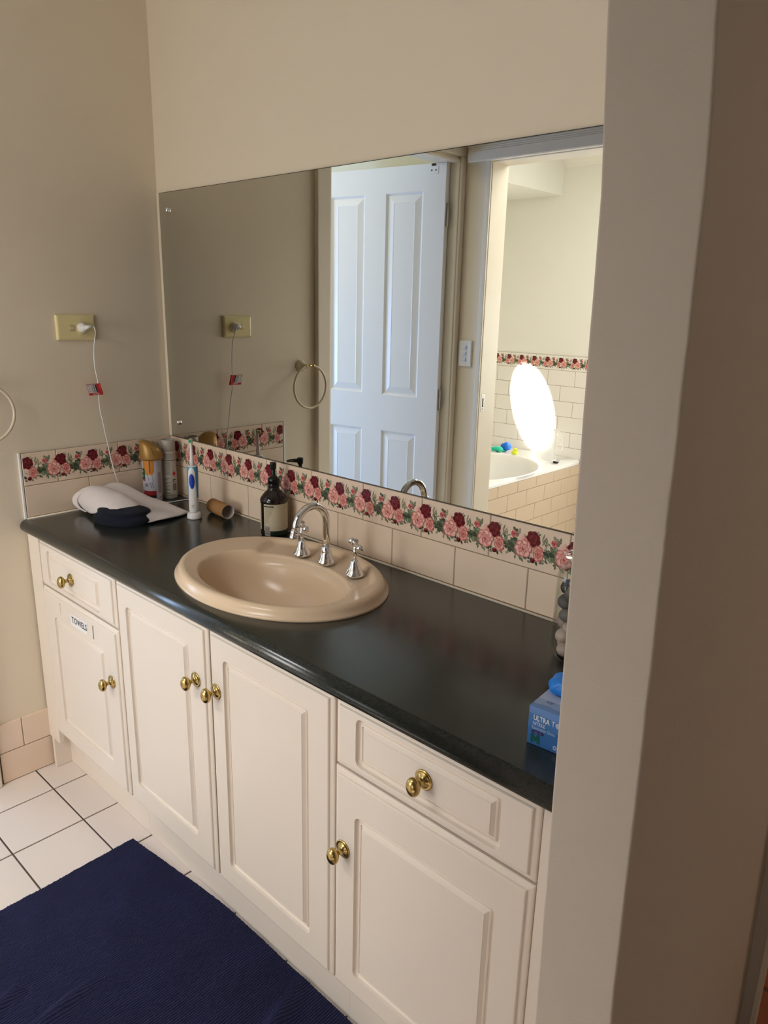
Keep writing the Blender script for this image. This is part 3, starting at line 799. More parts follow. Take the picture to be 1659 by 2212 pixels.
def spout():
    x, y = 0.941, -0.140
    t = thing('basin_spout', 'chrome swan neck spout between the two basin taps', 'spout', (x, y, DZ))
    mb = MB()
    mb.lathe([(0.0215, 0), (0.0225, 0.002), (0.0215, 0.006), (0.018, 0.012), (0.0145, 0.021), (0.0125, 0.032), (0.0118, 0.043), (0.0112, 0.044), (0.0100, 0.0445)], (x, y, DZ), 40)
    mb.build('base_flange', CHROME, t)
    pts = [(x, y, DZ + 0.04), (x, y, DZ + 0.08), (x, y, DZ + 0.108)]
    R = 0.049; zc_ = DZ + 0.108
    for k in range(1, 25):
        a = pi * 0.93 * k / 24
        pts.append((x, y - R + R * cos(a), zc_ + R * sin(a)))
    last = Vector(pts[-1]); d_ = (Vector(pts[-1]) - Vector(pts[-2])).normalized()
    pts.append(tuple(last + d_ * 0.016))
    mb = MB(); rad = [0.0092] * len(pts)
    mb.tube(pts, rad, 24); mb.build('neck', CHROME, t)
    e = Vector(pts[-1]); mb = MB()
    q = d_.to_track_quat('Z', 'Y').to_matrix().to_4x4()
    mb.lathe([(0.0095, -0.004), (0.0108, -0.003), (0.0108, 0.006), (0.0098, 0.007), (0.0108, 0.008), (0.0108, 0.016), (0.0095, 0.0185), (0.007, 0.0185)], tuple(e), 28, q)
    mb.build('nozzle', CHROME, t)
spout()
def tap(x, y, ang, label, dotc):
    t = thing('basin_tap', label, 'tap', (x, y, DZ), 'chrome basin taps')
    mb = MB()
    mb.lathe([(0.0225, 0), (0.0238, 0.002), (0.0228, 0.006), (0.0180, 0.012), (0.0138, 0.021), (0.0112, 0.030), (0.0100, 0.036), (0.0092, 0.039), (0.006, 0.0395)], (x, y, DZ), 40)
    mb.build('base_flange', CHROME, t)
    mb = MB(); mb.lathe([(0.0042, 0.038), (0.0042, 0.078)], (x, y, DZ), 20)
    mb.build('stem', CHROME, t)
    mb = MB(); zc_ = DZ + 0.0815; u = Vector((cos(ang), sin(ang), 0))
    mb.lathe([(0.0060, -0.008), (0.0085, -0.005), (0.0092, 0.000), (0.0088, 0.004), (0.0090, 0.006)], (x, y, zc_), 28)
    for s, ln in ((-1, 0.80), (1, 1.16)):
        st = [0.0, 0.010, 0.014, 0.018, 0.021, 0.023, 0.0255, 0.029, 0.0325, 0.035, 0.0365]
        rr = [0.0075, 0.0066, 0.0050, 0.0042, 0.0056, 0.0070, 0.0082, 0.0088, 0.0080, 0.0052, 0.001]
        mb.tube([Vector((x, y, zc_ - 0.0015 - 0.03 * a * (s > 0))) + u * s * a * ln for a in st], rr, 20)
    mb.build('handle', CHROME, t)
    mb = MB(); mb.lathe([(0.0078, 0.006), (0.0078, 0.0078), (0.0066, 0.0086)], (x, y, zc_), 24)
    mb.build('indicator_cap', dotc, t)
tap(0.851, -0.143, radians(-23), 'chrome basin tap left of the spout, beside the soap bottle', STEEL)
tap(1.053, -0.150, radians(-25), 'chrome basin tap right of the spout', STEEL)

# ================================================================== MIRROR
def mirror():
    t = thing('wall_mirror', 'large frameless wall mirror above the rose border tiles', 'mirror', (0.95, 0.0, ZT))
    x0, x1, z0, z1 = 0.012, 1.90, ZT + 0.0015, 1.8155; yf = -0.0005
    mb = MB(); b = 0.0016
    mb.m = 0
    mb.add([(x0 + b, yf, z0 + b), (x1 - b, yf, z0 + b), (x1 - b, yf, z1 - b), (x0 + b, yf, z1 - b)], [(0, 1, 2, 3)], False)
    mb.build('silvered_glass', MIRROR, t)
    mb = MB()
    mb.loops([[(x0 + b, yf, z0 + b), (x1 - b, yf, z0 + b), (x1 - b, yf, z1 - b), (x0 + b, yf, z1 - b)],
              [(x0, yf + .0006, z0), (x1, yf + .0006, z0), (x1, yf + .0006, z1), (x0, yf + .0006, z1)],
              [(x0, .0058, z0), (x1, .0058, z0), (x1, .0058, z1), (x0, .0058, z1)]], False, True, True, False)
    mb.build('glass_edge', MEDGE, t)
    mb = MB(); mb.box(-0.003, 0.0105, 0.0005, 0.0058, z0, z1)
    mb.build('edge_strip', TRIM, t)
    for z in (1.763, 1.100):
        s = MB(); R = Matrix.Rotation(pi / 2, 4, 'X')
        s.lathe([(0.0085, 0.0002), (0.009, 0.002), (0.0085, 0.005), (0.006, 0.008), (0.002, 0.0092)], (0.061, yf, z), 24, R)
        s.build('mirror_screw', CHROME, t)
mirror()

# ================================================================== LEFT WALL FITTINGS
WX = -0.008
def socket():
    t = thing('power_socket', 'yellowed ivory power socket plate on the left wall', 'socket', (WX, -0.295, 1.408))
    mb = MB(); L = []
    def rr(i, x): return [Vector((x, p[0], p[2])) for p in rrect(-0.355 + i, -0.236 - i, 1.371 + i, 1.445 - i, .002, 0, 3)]
    mb.loops([rr(0, WX), rr(0, WX + .005), rr(.002, WX + .008), rr(.006, WX + .0095), rr(.007, WX + .0095)], False, True, True, False)
    mb.build('plate', IVORY, t)
    mb = MB()
    def r2(i, x): return [Vector((x, p[0], p[2])) for p in rrect(-0.3195 + i, -0.3025 - i, 1.3985 + i, 1.4155 - i, .003, 0, 3)]
    mb.loops([r2(0, WX + .0095), r2(0, WX + .0105), r2(-.001, WX + .0102)], False, False, True, False)
    mb.loops([r2(.0012, WX + .0095), r2(.0012, WX + .013), r2(.003, WX + .0138)], False, True, True, False)
    mb.build('rocker_switch', mat('ivory_rocker', rgb(206, 190, 146), 0.35), t)
    mb = MB(); R = Matrix.Rotation(pi / 2, 4, 'Y')
    mb.lathe([(0.0175, 0), (0.0175, 0.0015), (0.016, 0.002)], (WX + .0095, -0.279, 1.405), 28, R)
    mb.build('outlet_insert', IVORY, t)
socket()

def charger():
    bx, by = 0.325, -0.125
    t = thing('toothbrush_charger', 'white round toothbrush charger with its thin cord running up to the socket', 'charger', (bx, by, ZC))
    mb = MB()
    mb.lathe([(0.0205, 0.0), (0.0225, 0.0015), (0.0228, 0.004), (0.0215, 0.014), (0.0195, 0.0175), (0.0175, 0.0192), (0.014, 0.020)], (bx, by, ZC), 40)
    mb.build('charging_base', WHITEPL, t)
    # cord: plug on the socket, down the wall, under the towel, round to the base
    P = [(0.044, -0.262, 1.4125), (0.040, -0.256, 1.395), (0.022, -0.2555, 1.35), (0.016, -0.2555, 1.294), (0.020, -0.2515, 1.245), (0.018, -0.2515, 1.195), (0.012, -0.2475, 1.155), (0.012, -0.242, 1.121),
         (0.012, -0.234, 1.065), (0.010, -0.229, 1.035), (0.012, -0.2235, 0.99), (0.014, -0.213, 0.937), (0.016, -0.203, 0.895), (0.02, -0.19, 0.856), (0.045, -0.155, 0.851), (0.085, -0.115, 0.8505), (0.118, -0.0875, 0.8495),
         (0.124, -0.055, 0.850), (0.128, -0.0225, 0.8495), (0.145, -0.0145, 0.8495), (0.185, -0.028, 0.8495), (0.235, -0.060, 0.8495), (0.28, -0.095, 0.8495), (0.305, -0.115, 0.8505)]
    # smooth
    def cr(p0, p1, p2, p3, s):
        return 0.5 * ((2 * p1) + (-p0 + p2) * s + (2 * p0 - 5 * p1 + 4 * p2 - p3) * s * s + (-p0 + 3 * p1 - 3 * p2 + p3) * s ** 3)
    V = [Vector(p) for p in P]; out = []
    for i in range(len(V) - 1):
        a = V[max(i - 1, 0)]; b_ = V[i]; c = V[i + 1]; d_ = V[min(i + 2, len(V) - 1)]
        for k in range(5): out.append(cr(a, b_, c, d_, k / 5))
    out.append(V[-1])
    for p in out: p.z = max(p.z, ZC + 0.002)
    mb = MB(); mb.tube(out, 0.0018, 8); mb.build('cord', WHITEPL, t)
    mb = MB(); x = WX + .0115
    mb.m = 0
    R = Matrix.Rotation(pi / 2, 4, 'Y')
    mb.lathe([(0.0140, 0), (0.0145, 0.004), (0.0135, 0.012), (0.0110, 0.018), (0.0080, 0.024), (0.006, 0.029)], (x, -0.281, 1.408), 24, R)
    mb.tube([(x + .026, -0.281, 1.409), (x + .032, -0.275, 1.411), (x + .034, -0.262, 1.4125)], [0.007, 0.0055, 0.0035], 12)
    mb.build('plug', WHITEPL, t)
    # test tag: red and white label folded round the cord
    g = MB(); c0 = Vector((0.0225, -0.2515, 1.2405)); U = Vector((0.10, -1, 0)).normalized(); Dn = Vector((-.04, 0.24, -1)).normalized()
    def q(a, b, n=0.0): return c0 + U * a + Dn * b + Vector((n, 0, 0))
    w_, h_ = 0.041, 0.036
    def quad(a0, a1, b0, b1, n, c): 
        g.c = c; g.add([q(a0, b0, n), q(a1, b0, n), q(a1, b1, n), q(a0, b1, n)], [(0, 1, 2, 3)], False)
    quad(0, w_, 0, h_, 0, rgb(206, 44, 44)); quad(0, w_, 0, h_, -0.0004, rgb(206, 44, 44))
    quad(0.009, w_ - .001, 0.0015, h_ * .80, .0002, rgb(232, 228, 228))
    quad(0.0095, 0.014, 0.002, h_ * .74, .0004, rgb(30, 28, 30))
    for k in range(9): quad(0.0165, 0.0215, 0.003 + k * .0027, 0.0045 + k * .0027, .0004, rgb(60, 58, 62))
    for k in range(6): quad(0.0245, 0.0262 + (k % 2) * .001, 0.004 + k * .0038, 0.0065 + k * .0038, .0004, rgb(110, 108, 112))
    for k in range(4): quad(0.034, 0.0355, 0.004 + k * .006, 0.0075 + k * .006, .0004, rgb(90, 88, 92))
    quad(0.006, 0.028, h_ * .86, h_ * .95, .0002, rgb(236, 190, 188))
    g.tube([c0 + Vector((-.002, .003, .000)), c0 + Dn * h_ + Vector((-.002, .003, .0))], 0.0034, 10)
    for i in range(len(g.col) - 12, len(g.col)): g.col[i] = rgb(206, 44, 44)
    g.build('test_tag', LABEL, t)
    # toothbrush standing on it
    tb = thing('electric_toothbrush', 'blue and white electric toothbrush standing on its charger', 'toothbrush', (bx, by, ZC + 0.02))
    z0 = ZC + 0.0203
    fa = atan2(-1.331 - by, 2.236 - bx) - 0.22    # the oval button looks roughly towards the room
    M = Matrix.Rotation(fa, 4, 'Z')
    mb = MB(); prof = [(0.0130, 0), (0.0145, 0.004), (0.0150, 0.012), (0.0148, 0.04), (0.0152, 0.07), (0.0162, 0.10), (0.0166, 0.125), (0.0160, 0.138), (0.0145, 0.1435), (0.0100, 0.146)]
    n = 64; L = [[Vector((bx + r * cos(2 * pi * k / n), by + r * sin(2 * pi * k / n), z0 + z)) for k in range(n)] for r, z in prof]
    mb.loops(L, True, True, True, True); mb.build('handle', WHITEPL, tb)
    def rad_at(z):
        for (r0, a), (r1, b_) in zip(prof, prof[1:]):
            if a <= z <= b_: return r0 + (r1 - r0) * (z - a) / (b_ - a)
        return prof[-1][0]
    # rubber grips on both sides and round the top
    mb = MB()
    def patch(a0f, a1f, zlo, zhi, off, nz=20, na=20):
        L_ = []
        for i in range(nz + 1):
            z = zlo + (zhi - zlo) * i / nz; l = []
            for j in range(na + 1):
                a = a0f(z) + (a1f(z) - a0f(z)) * j / na; r = rad_at(z) + off
                l.append(Vector((bx + r * cos(fa + a), by + r * sin(fa + a), z0 + z)))
            L_.append(l)
        mb.loops(L_, False, False, False, True)
    edge = lambda z: 0.70 + 0.5 * max(0, (0.128 - z) / 0.1) ** 2.0 if z < 0.118 else 0.70 * max(0.0, 1 - ((z - 0.118) / 0.024) ** 2) ** 0.5
    patch(lambda z: edge(z), lambda z: 2 * pi - edge(z), 0.045, 0.143, 0.0004, 30, 60)
    mb.build('rubber_grip', SKYG, tb)
    mb = MB()
    zc_, hz, ha = 0.099, 0.0235, 0.52
    ctr = []
    L_ = []
    for f in (1.0, 0.92, 0.75, 0.5, 0.25, 0.02):
        l = []
        for k in range(36):
            a = 2 * pi * k / 36; z = zc_ + hz * f * sin(a); aa = ha * f * cos(a)
            r = rad_at(z) + (0.0003 if f == 1 else 0.0014)
            l.append(Vector((bx + r * cos(fa + aa), by + r * sin(fa + aa), z0 + z)))
        L_.append(l)
    mb.loops(L_, False, True, True, True); mb.build('power_button', BLUEG, tb)
    mb = MB()
    mb.c = rgb(60, 60, 66)
    U3 = Matrix.Rotation(fa, 3, 'Z')
    for z, ws in ((0.0225, (.0022, .0022, .0022)), (0.0180, (.0030, .0034))):
        yy = -0.004
        for w_ in ws:
            c_ = Vector((bx, by, z0 + z)) + U3 @ Vector((0.01555, yy, 0))
            mb.add([c_, c_ + U3 @ Vector((0, w_, 0)), c_ + U3 @ Vector((0, w_, 0)) + Vector((0, 0, .0016)), c_ + Vector((0, 0, .0016))], [(0, 1, 2, 3)], False)
            yy += w_ + .0007
    mb.build('printed_lettering', LABEL, tb)
    mb = MB()
    mb.lathe([(0.0068, 0.146), (0.0066, 0.160), (0.0052, 0.172), (0.0045, 0.200), (0.0048, 0.214), (0.0050, 0.219)], (bx, by, z0), 24)
    hd = Matrix.Rotation(fa, 3, 'Z') @ Vector((1, 0, 0))
    c = Vector((bx, by, z0 + 0.2215)); q_ = hd.to_track_quat('Z', 'Y').to_matrix().to_4x4()
    mb.lathe([(0.0060, -0.004), (0.0066, -0.002), (0.0066, 0.003)], tuple(c), 24, q_)
    mb.build('brush_head', WHITEPL, tb)
    for col_, r0, r1, nm in ((rgb(60, 150, 90), 0.0, 0.0028, 'green_bristles'), (rgb(60, 140, 190), 0.003, 0.0045, 'blue_bristles'), (rgb(196, 206, 96), 0.0048, 0.0062, 'yellow_bristles')):
        mb = MB()
        mb.lathe([(r1, 0.003), (r1 * 1.02, 0.011), (max(r0, 0.0003), 0.011), (max(r0, 0.0003), 0.003)], tuple(c), 20, q_)
        mb.build(nm, mat(nm, col_, 0.7), tb)
charger()

def ring():
    cy, cz = -0.594, 1.257
    t = thing('towel_ring', 'ivory plastic towel ring on the left wall', 'towel ring', (WX, cy, cz))
    mb = MB(); R = Matrix.Rotation(pi / 2, 4, 'Y')
    mb.lathe([(0.0235, 0), (0.024, 0.003), (0.022, 0.008), (0.013, 0.018), (0.0095, 0.028), (0.0085, 0.040), (0.0075, 0.046)], (WX, cy, cz), 32, R)
    mb.build('mount', IVORY_R, t)
    mb = MB(); pts = []; r = 0.0825; x = WX + 0.052; c = Vector((x, cy - 0.006, cz - 0.078))
    a0 = 0.16
    for k in range(73):
        a = pi / 2 + a0 + (2 * pi - 2 * a0) * k / 72
        pts.append(c + Vector((0.0, r * cos(a), r * sin(a))))
    mb.tube(pts, 0.0042, 12)
    mb.build('ring', IVORY_R, t)
    mb = MB(); mb.tube([c + Vector((0, -0.016, r - .001)), c + Vector((0, 0.018, r - .001))], 0.0038, 12)
    mb.ball(tuple(c + Vector((0, -0.017, r - .001))), 0.0058); mb.ball(tuple(c + Vector((0, 0.019, r - .001))), 0.0058)
    mb.build('pivot_pin', BRASS, t)
ring()

def light_switch():
    y = -1.58
    t = thing('light_switch', 'white three gang light switch plate beside the bathroom doorway, seen in the mirror', 'light switch', (0.058, y, 1.278))
    mb = MB()
    def rr(i, yy): return [Vector((p[0], yy, p[2])) for p in rrect(0.021 + i, 0.095 - i, 1.217 + i, 1.339 - i, .002, 0, 3)]
    mb.loops([rr(0, y), rr(0, y + .006), rr(.002, y + .009), rr(.004, y + .0095)], False, True, True, False)
    mb.build('plate', WHITEPL, t)
    for z in (1.307, 1.279, 1.251):
        s = MB()
        def r2(i, yy): return [Vector((p[0], yy, p[2])) for p in rrect(0.049 + i, 0.067 - i, z - .0095 + i, z + .0095 - i, .003, 0, 3)]
        s.loops([r2(0, y + .0095), r2(0, y + .0135), r2(.003, y + .015)], False, True, True, False)
        s.build('rocker_switch', mat('switch_rocker', rgb(200, 212, 236), 0.3), t)
light_switch()

# ================================================================== THINGS ON THE WORKTOP
# white towel, built as a folded sheet
def subsurf(o, lv=2):
    m = o.modifiers.new('sub', 'SUBSURF'); m.levels = lv; m.render_levels = lv; return o
rows = [
 [(0.012, -0.262, 0.880), (0.014, -0.235, 0.880), (0.011, -0.185, 0.870), (0.060, -0.155, 0.860), (0.120, -0.145, 0.856), (0.160, -0.108, 0.853), (0.276, -0.108, 0.851)],
 [(0.008, -0.283, 0.915), (0.018, -0.255, 0.930), (0.012, -0.208, 0.950), (0.080, -0.190, 0.928), (0.143, -0.181, 0.904), (0.168, -0.133, 0.879), (0.280, -0.117, 0.857)],
 [(0.014, -0.305, 0.905), (0.040, -0.282, 0.900), (0.058, -0.246, 0.892), (0.116, -0.238, 0.880), (0.158, -0.218, 0.868), (0.204, -0.190, 0.858), (0.286, -0.136, 0.856)],
 [(0.014, -0.345, 0.920), (0.026, -0.308, 0.943), (0.056, -0.273, 0.938), (0.151, -0.268, 0.930), (0.218, -0.260, 0.914), (0.258, -0.250, 0.890), (0.308, -0.190, 0.861)],
 [(0.029, -0.360, 0.885), (0.066, -0.350, 0.910), (0.139, -0.326, 0.922), (0.196, -0.302, 0.917), (0.240, -0.287, 0.902), (0.283, -0.280, 0.878), (0.304, -0.232, 0.859)],
 [(0.061, -0.345, 0.856), (0.139, -0.362, 0.862), (0.205, -0.352, 0.893), (0.240, -0.324, 0.898), (0.279, -0.310, 0.886), (0.300, -0.298, 0.864), (0.300, -0.268, 0.8525)]]
mb = MB(); nc = 7
V = [Vector(p) for r in rows for p in r]
F = [(i * nc + j, i * nc + j + 1, (i + 1) * nc + j + 1, (i + 1) * nc + j) for i in range(5) for j in range(6)]
mb.add(V, F, True)
tw = mb.build('hand_towel', TOWELW)
sub = subsurf(tw, 3); 
so_ = tw.modifiers.new('sol', 'SOLIDIFY'); so_.thickness = 0.005; so_.offset = -1
tex = bpy.data.textures.new('towel_wrinkle', 'CLOUDS'); tex.noise_scale = 0.035
dm = tw.modifiers.new('disp', 'DISPLACE'); dm.texture = tex; dm.strength = 0.003; dm.mid_level = 0.5
tag(tw, 'crumpled white hand towel heaped over the navy cloth', 'towel')
# rolled outer fold at the towel's left end
mb = MB()
fold = [
 [(0.012, -0.300, 0.905), (0.006, -0.335, 0.900), (0.004, -0.352, 0.880), (0.016, -0.352, 0.862), (0.050, -0.335, 0.854)],
 [(0.030, -0.330, 0.926), (0.016, -0.362, 0.912), (0.010, -0.372, 0.886), (0.026, -0.366, 0.862), (0.070, -0.350, 0.854)],
 [(0.050, -0.325, 0.918), (0.038, -0.352, 0.905), (0.034, -0.360, 0.884), (0.046, -0.358, 0.866), (0.084, -0.352, 0.857)]]
mb.add([Vector(p) for r in fold for p in r], [(i * 5 + j, i * 5 + j + 1, (i + 1) * 5 + j + 1, (i + 1) * 5 + j) for i in range(2) for j in range(4)], True)
fo = mb.build('folded_edge', TOWELW, tw); subsurf(fo, 3)
s_ = fo.modifiers.new('sol', 'SOLIDIFY'); s_.thickness = 0.004

# navy cloth under the towel
def navy():
    mb = MB(); n = 48; m = 18; c = Vector((0.215, -0.300)); L = []
    rnd = random.Random(4)
    for i in range(m + 1):
        f = i / m; ang = f * pi / 2
        zz = ZC + 0.0008 + 0.050 * sin(ang) ** 0.8
        l = []
        for k in range(n):
            a = 2 * pi * k / n
            R = 1.0 / ((abs(cos(a)) ** 2.6 + abs(sin(a)) ** 2.6) ** (1 / 2.6))
            r = cos(ang) ** 0.55
            fold_ = 1 + 0.05 * sin(f * 16 + 0.8 * sin(a * 3))
            ex = 0.088 * R * r * fold_; ey = 0.060 * R * r * fold_
            u = ex * cos(a); v = ey * sin(a); th = radians(28)
            x = c.x + u * cos(th) - v * sin(th); y = c.y + u * sin(th) + v * cos(th)
            l.append(Vector((x, y, zz)))
        L.append(l)
    mb.loops(L, True, True, True, True)
    o = mb.build('navy_cloth', TOWELN); tag(o, 'folded navy blue cloth half hidden beneath the white towel', 'cloth')
navy()

# aerosol cans
def can(name, label, x, y, r, h, bands, capfn, rot):
    t = thing(name, label, 'aerosol can', (x, y, ZC))
    mb = MB(); n = 48
    prof = [(r * .93, 0), (r * .99, .002), (r, .004)]
    mb.c = rgb(150, 150, 150); mb.lathe(prof, (x, y, ZC), n, cap1=False)
    mb.c = rgb(190, 190, 186); mb.lathe([(r, h), (r * .96, h + .003), (r * .8, h + .010), (r * .55, h + .013)], (x, y, ZC), n, cap0=False)
    zs = sorted(set([.004, h] + [b[0] for b in bands] + [b[1] for b in bands])); zs = [q for q in zs if .004 <= q <= h + 1e-6]
    def colr(z, a):
        c = rgb(196, 198, 204)
        for z0, z1, a0, a1, cc in bands:
            if z0 <= z < z1 and a0 <= a < a1: c = cc
        return c
    for z0, z1 in zip(zs, zs[1:]):
        for k in range(n):
            a = 2 * pi * (k) / n; b = 2 * pi * (k + 1) / n; am = ((a + b) / 2)
            mb.c = colr((z0 + z1) / 2, am)
            mb.add([(x + r * cos(a + rot), y + r * sin(a + rot), ZC + z0), (x + r * cos(b + rot), y + r * sin(b + rot), ZC + z0),
                    (x + r * cos(b + rot), y + r * sin(b + rot), ZC + z1), (x + r * cos(a + rot), y + r * sin(a + rot), ZC + z1)], [(0, 1, 2, 3)], True)
    mb.build('canister', CAN, t)
    capfn(t)
    return t
# angle pi in band space faces the camera
def facing(x, y): return atan2(-1.331 - y, 2.236 - x) - pi
PI = pi
x1, y1 = 0.057, -0.110
GLD = rgb(196, 128, 52); WHT = rgb(186, 188, 198); GRN = rgb(22, 84, 52); RED = rgb(150, 36, 44); BLK = rgb(26, 26, 30); GRY = rgb(120, 122, 132)
bands1 = [(0.03, 0.20, 0, 2 * PI, WHT),
          (0.101, 0.150, PI - 1.0, PI + 0.30, GLD), (0.094, 0.101, PI - .75, PI + .1, GLD), (0.101, 0.150, PI - .30, PI - .12, rgb(120, 66, 20)),
          (0.082, 0.114, PI - 1.5, PI - .78, GRN), (0.077, 0.082, PI - 1.5, PI - .78, rgb(90, 26, 30)), (0.073, 0.076, PI - 1.5, PI - .78, RED),
          (0.024, 0.040, PI - 1.2, PI + .45, RED), (0.016, 0.025, PI - 1.2, PI + .45, BLK),
          (0.03, 0.10, PI + .62, PI + 1.2, rgb(150, 146, 158)), (0.014, 0.017, PI + .75, PI + 1.0, RED)]
def gold_cap(t):
    mb = MB(); L = []; n = 36; zb_ = 0.166
    u = Vector((0.55, 0.835, 0))          # overhang leans to the right of the view
    for r, z, sh, tilt in [(0.030, 0.1435, 0.003, 0), (0.0345, 0.1415, 0.002, 0), (0.0365, 0.147, 0.0025, 0), (0.0362, 0.162, 0.002, -.05), (0.0348, 0.178, 0.000, -.12), (0.0300, 0.191, -.005, -.2), (0.0215, 0.2000, -.011, -.24), (0.011, 0.2045, -.017, -.2), (0.002, 0.2055, -.020, -.1)]:
        l = []
        for k in range(n):
            a = 2 * pi * k / n
            p = Vector((r * cos(a), r * sin(a), 0)); s = p.dot(u)
            l.append(Vector((x1, y1, ZC + z)) + p + u * sh + Vector((0, 0, tilt * s)))
        L.append(l)
    mb.loops(L, True, True, True, True); mb.build('spray_cap', GOLD, t)
    mb = MB()
    f = Vector((0.90, -0.44, 0))
    mb.tube([Vector((x1, y1, ZC + .160)) + f * 0.0365 + u * .008, Vector((x1, y1, ZC + .184)) + f * 0.0325 + u * .001], 0.0006, 6)
    mb.build('cap_seam', DARK, t)
    m2 = MB(); rot = facing(x1, y1)
    def onc(a, z, r=0.0303): return Vector((x1 + r * cos(a + rot), y1 + r * sin(a + rot), ZC + z))
    for tx, a, z, sz, c in (('en', PI - 1.28, 0.102, 0.014, rgb(235, 235, 235)), ('o', PI - 1.22, 0.087, 0.014, rgb(235, 235, 235)),
                            ):
        U = Vector((-sin(a + rot), cos(a + rot), 0)) if False else (onc(a + .01, z) - onc(a, z)).normalized()
        text_into(m2, tx, sz, onc(a, z), U, (0, 0, 1), 0.0010, c)
    # round emblem and lavender sprigs
    m2.c = GRY
    a = PI - .62; z = .060
    U = (onc(a + .01, z) - onc(a, z)).normalized(); N = Vector((cos(a + rot), sin(a + rot), 0))
    for r_, c_ in ((0.0065, GRY), (0.0048, rgb(160, 164, 170)), (0.0025, rgb(70, 74, 80))):
        m2.c = c_
        m2.poly([onc(a, z) + N * (.0006 + .0001 * (0.0065 - r_) * 1000) + U * r_ * cos(q * pi / 8) + Vector((0, 0, r_ * sin(q * pi / 8))) for q in range(16)])
    for a_, z_, h_ in ((PI + .10, .068, .034), (PI - .10, .050, .02), (PI - .35, .075, .02), (PI + .12, .048, .02)):
        m2.c = rgb(112, 104, 134)
        for q in range(6):
            b = onc(a_ - .03 * q, z_ + h_ * q / 6, .0306); U = (onc(a_ + .01, z_) - onc(a_, z_)).normalized()
            m2.poly([b, b + U * .0016 + Vector((0, 0, .002)), b + Vector((0, 0, .005)), b - U * .0012 + Vector((0, 0, .0025))])
    m2.build('printed_lettering', LABEL, t)
can('aerosol_can', 'silver white aerosol can with a gold spray cap, standing behind the white towel', x1, y1, 0.030, 0.150, bands1, gold_cap, facing(x1, y1))
x2, y2 = 0.059, -0.046
TXT = rgb(122, 118, 110); LGT = rgb(182, 176, 164)
bands2 = [(0.0, 0.2, 0, 2 * PI, LGT), (0.131, 0.134, 0, 2 * PI, rgb(110, 106, 98))]
for k in range(13): bands2.append((0.127 - k * .0035, 0.1285 - k * .0035, PI - .95, PI + .15, TXT))
for k in range(13): bands2.append((0.070 - k * .0042, 0.0722 - k * .0042, PI - 1.1, PI + .05 - .25 * (k % 3), TXT))
for k in range(7): bands2.append((0.140 + k * .0024 - .002, 0.1410 + k * .0024 - .002, PI - .6, PI + .5, rgb(160, 154, 144)))
for k in range(7): bands2.append((0.030 + k * .0034, 0.0322 + k * .0034, PI + .42, PI + 1.0, rgb(44, 42, 44)))
bands2 += [(0.064, 0.067, PI + .35, PI + .9, BLK), (0.058, 0.062, PI + .4, PI + .7, rgb(60, 58, 60)), (0.0, .012, 0, 2 * PI, rgb(150, 146, 138)),
           (0.013, 0.0145, PI - .8, PI + .6, BLK), (0.0175, 0.0185, PI - .9, PI + .2, BLK)]
def grey_cap(t):
    mb = MB(); n = 36
    mb.lathe([(0.0225, 0.160), (0.0235, 0.162), (0.0232, 0.196), (0.0226, 0.200), (0.0212, 0.200), (0.0205, 0.194), (0.014, 0.192)], (x2, y2, ZC), n)
    mb.build('cap', GREYCAP, t)
    mb = MB(); rot = facing(x2, y2); a = PI + .62 + rot; r = 0.0246
    c = Vector((x2 + r * cos(a), y2 + r * sin(a), ZC + 0.087)); U = Vector((-sin(a), cos(a), 0)); N = Vector((cos(a), sin(a), 0))
    mb.c = rgb(180, 32, 36); s = .0075
    mb.poly([c + N * .0006 + U * s * .9, c + N * .0006 + Vector((0, 0, s * 1.2)), c + N * .0006 - U * s * .9, c + N * .0006 - Vector((0, 0, s * 1.2))])
    mb.build('hazard_diamond', LABEL, t)
can('aerosol_can', 'grey capped aerosol can with a red hazard diamond in the corner', x2, y2, 0.0240, 0.158, bands2, grey_cap, facing(x2, y2))

# cardboard roll
def roll():
    a = Vector((0.404, -0.056, ZC + 0.0225)); b = Vector((0.306, -0.046, ZC + 0.0225)); r = 0.0222
    d_ = (b - a).normalized(); q = d_.to_track_quat('Z', 'Y').to_matrix().to_4x4(); l = (b - a).length; n = 40
    mb = MB(); mb.m = 0
    mb.lathe([(r, 0), (r, l)], tuple(a), n, q, False, False); mb.m = 1
    mb.lathe([(r, 0), (r - .0009, 0)], tuple(a), n, q, False, False); mb.lathe([(r - .0009, 0), (r - .0009, l)], tuple(a), n, q, False, False)
    mb.lathe([(r, l), (r - .0009, l)], tuple(a), n, q, False, False)
    o = mb.build('cardboard_roll', [CARD, CARDIN], recalc=False)
    tag(o, 'empty brown cardboard toilet roll lying between toothbrush and soap bottle', 'cardboard roll')
roll()

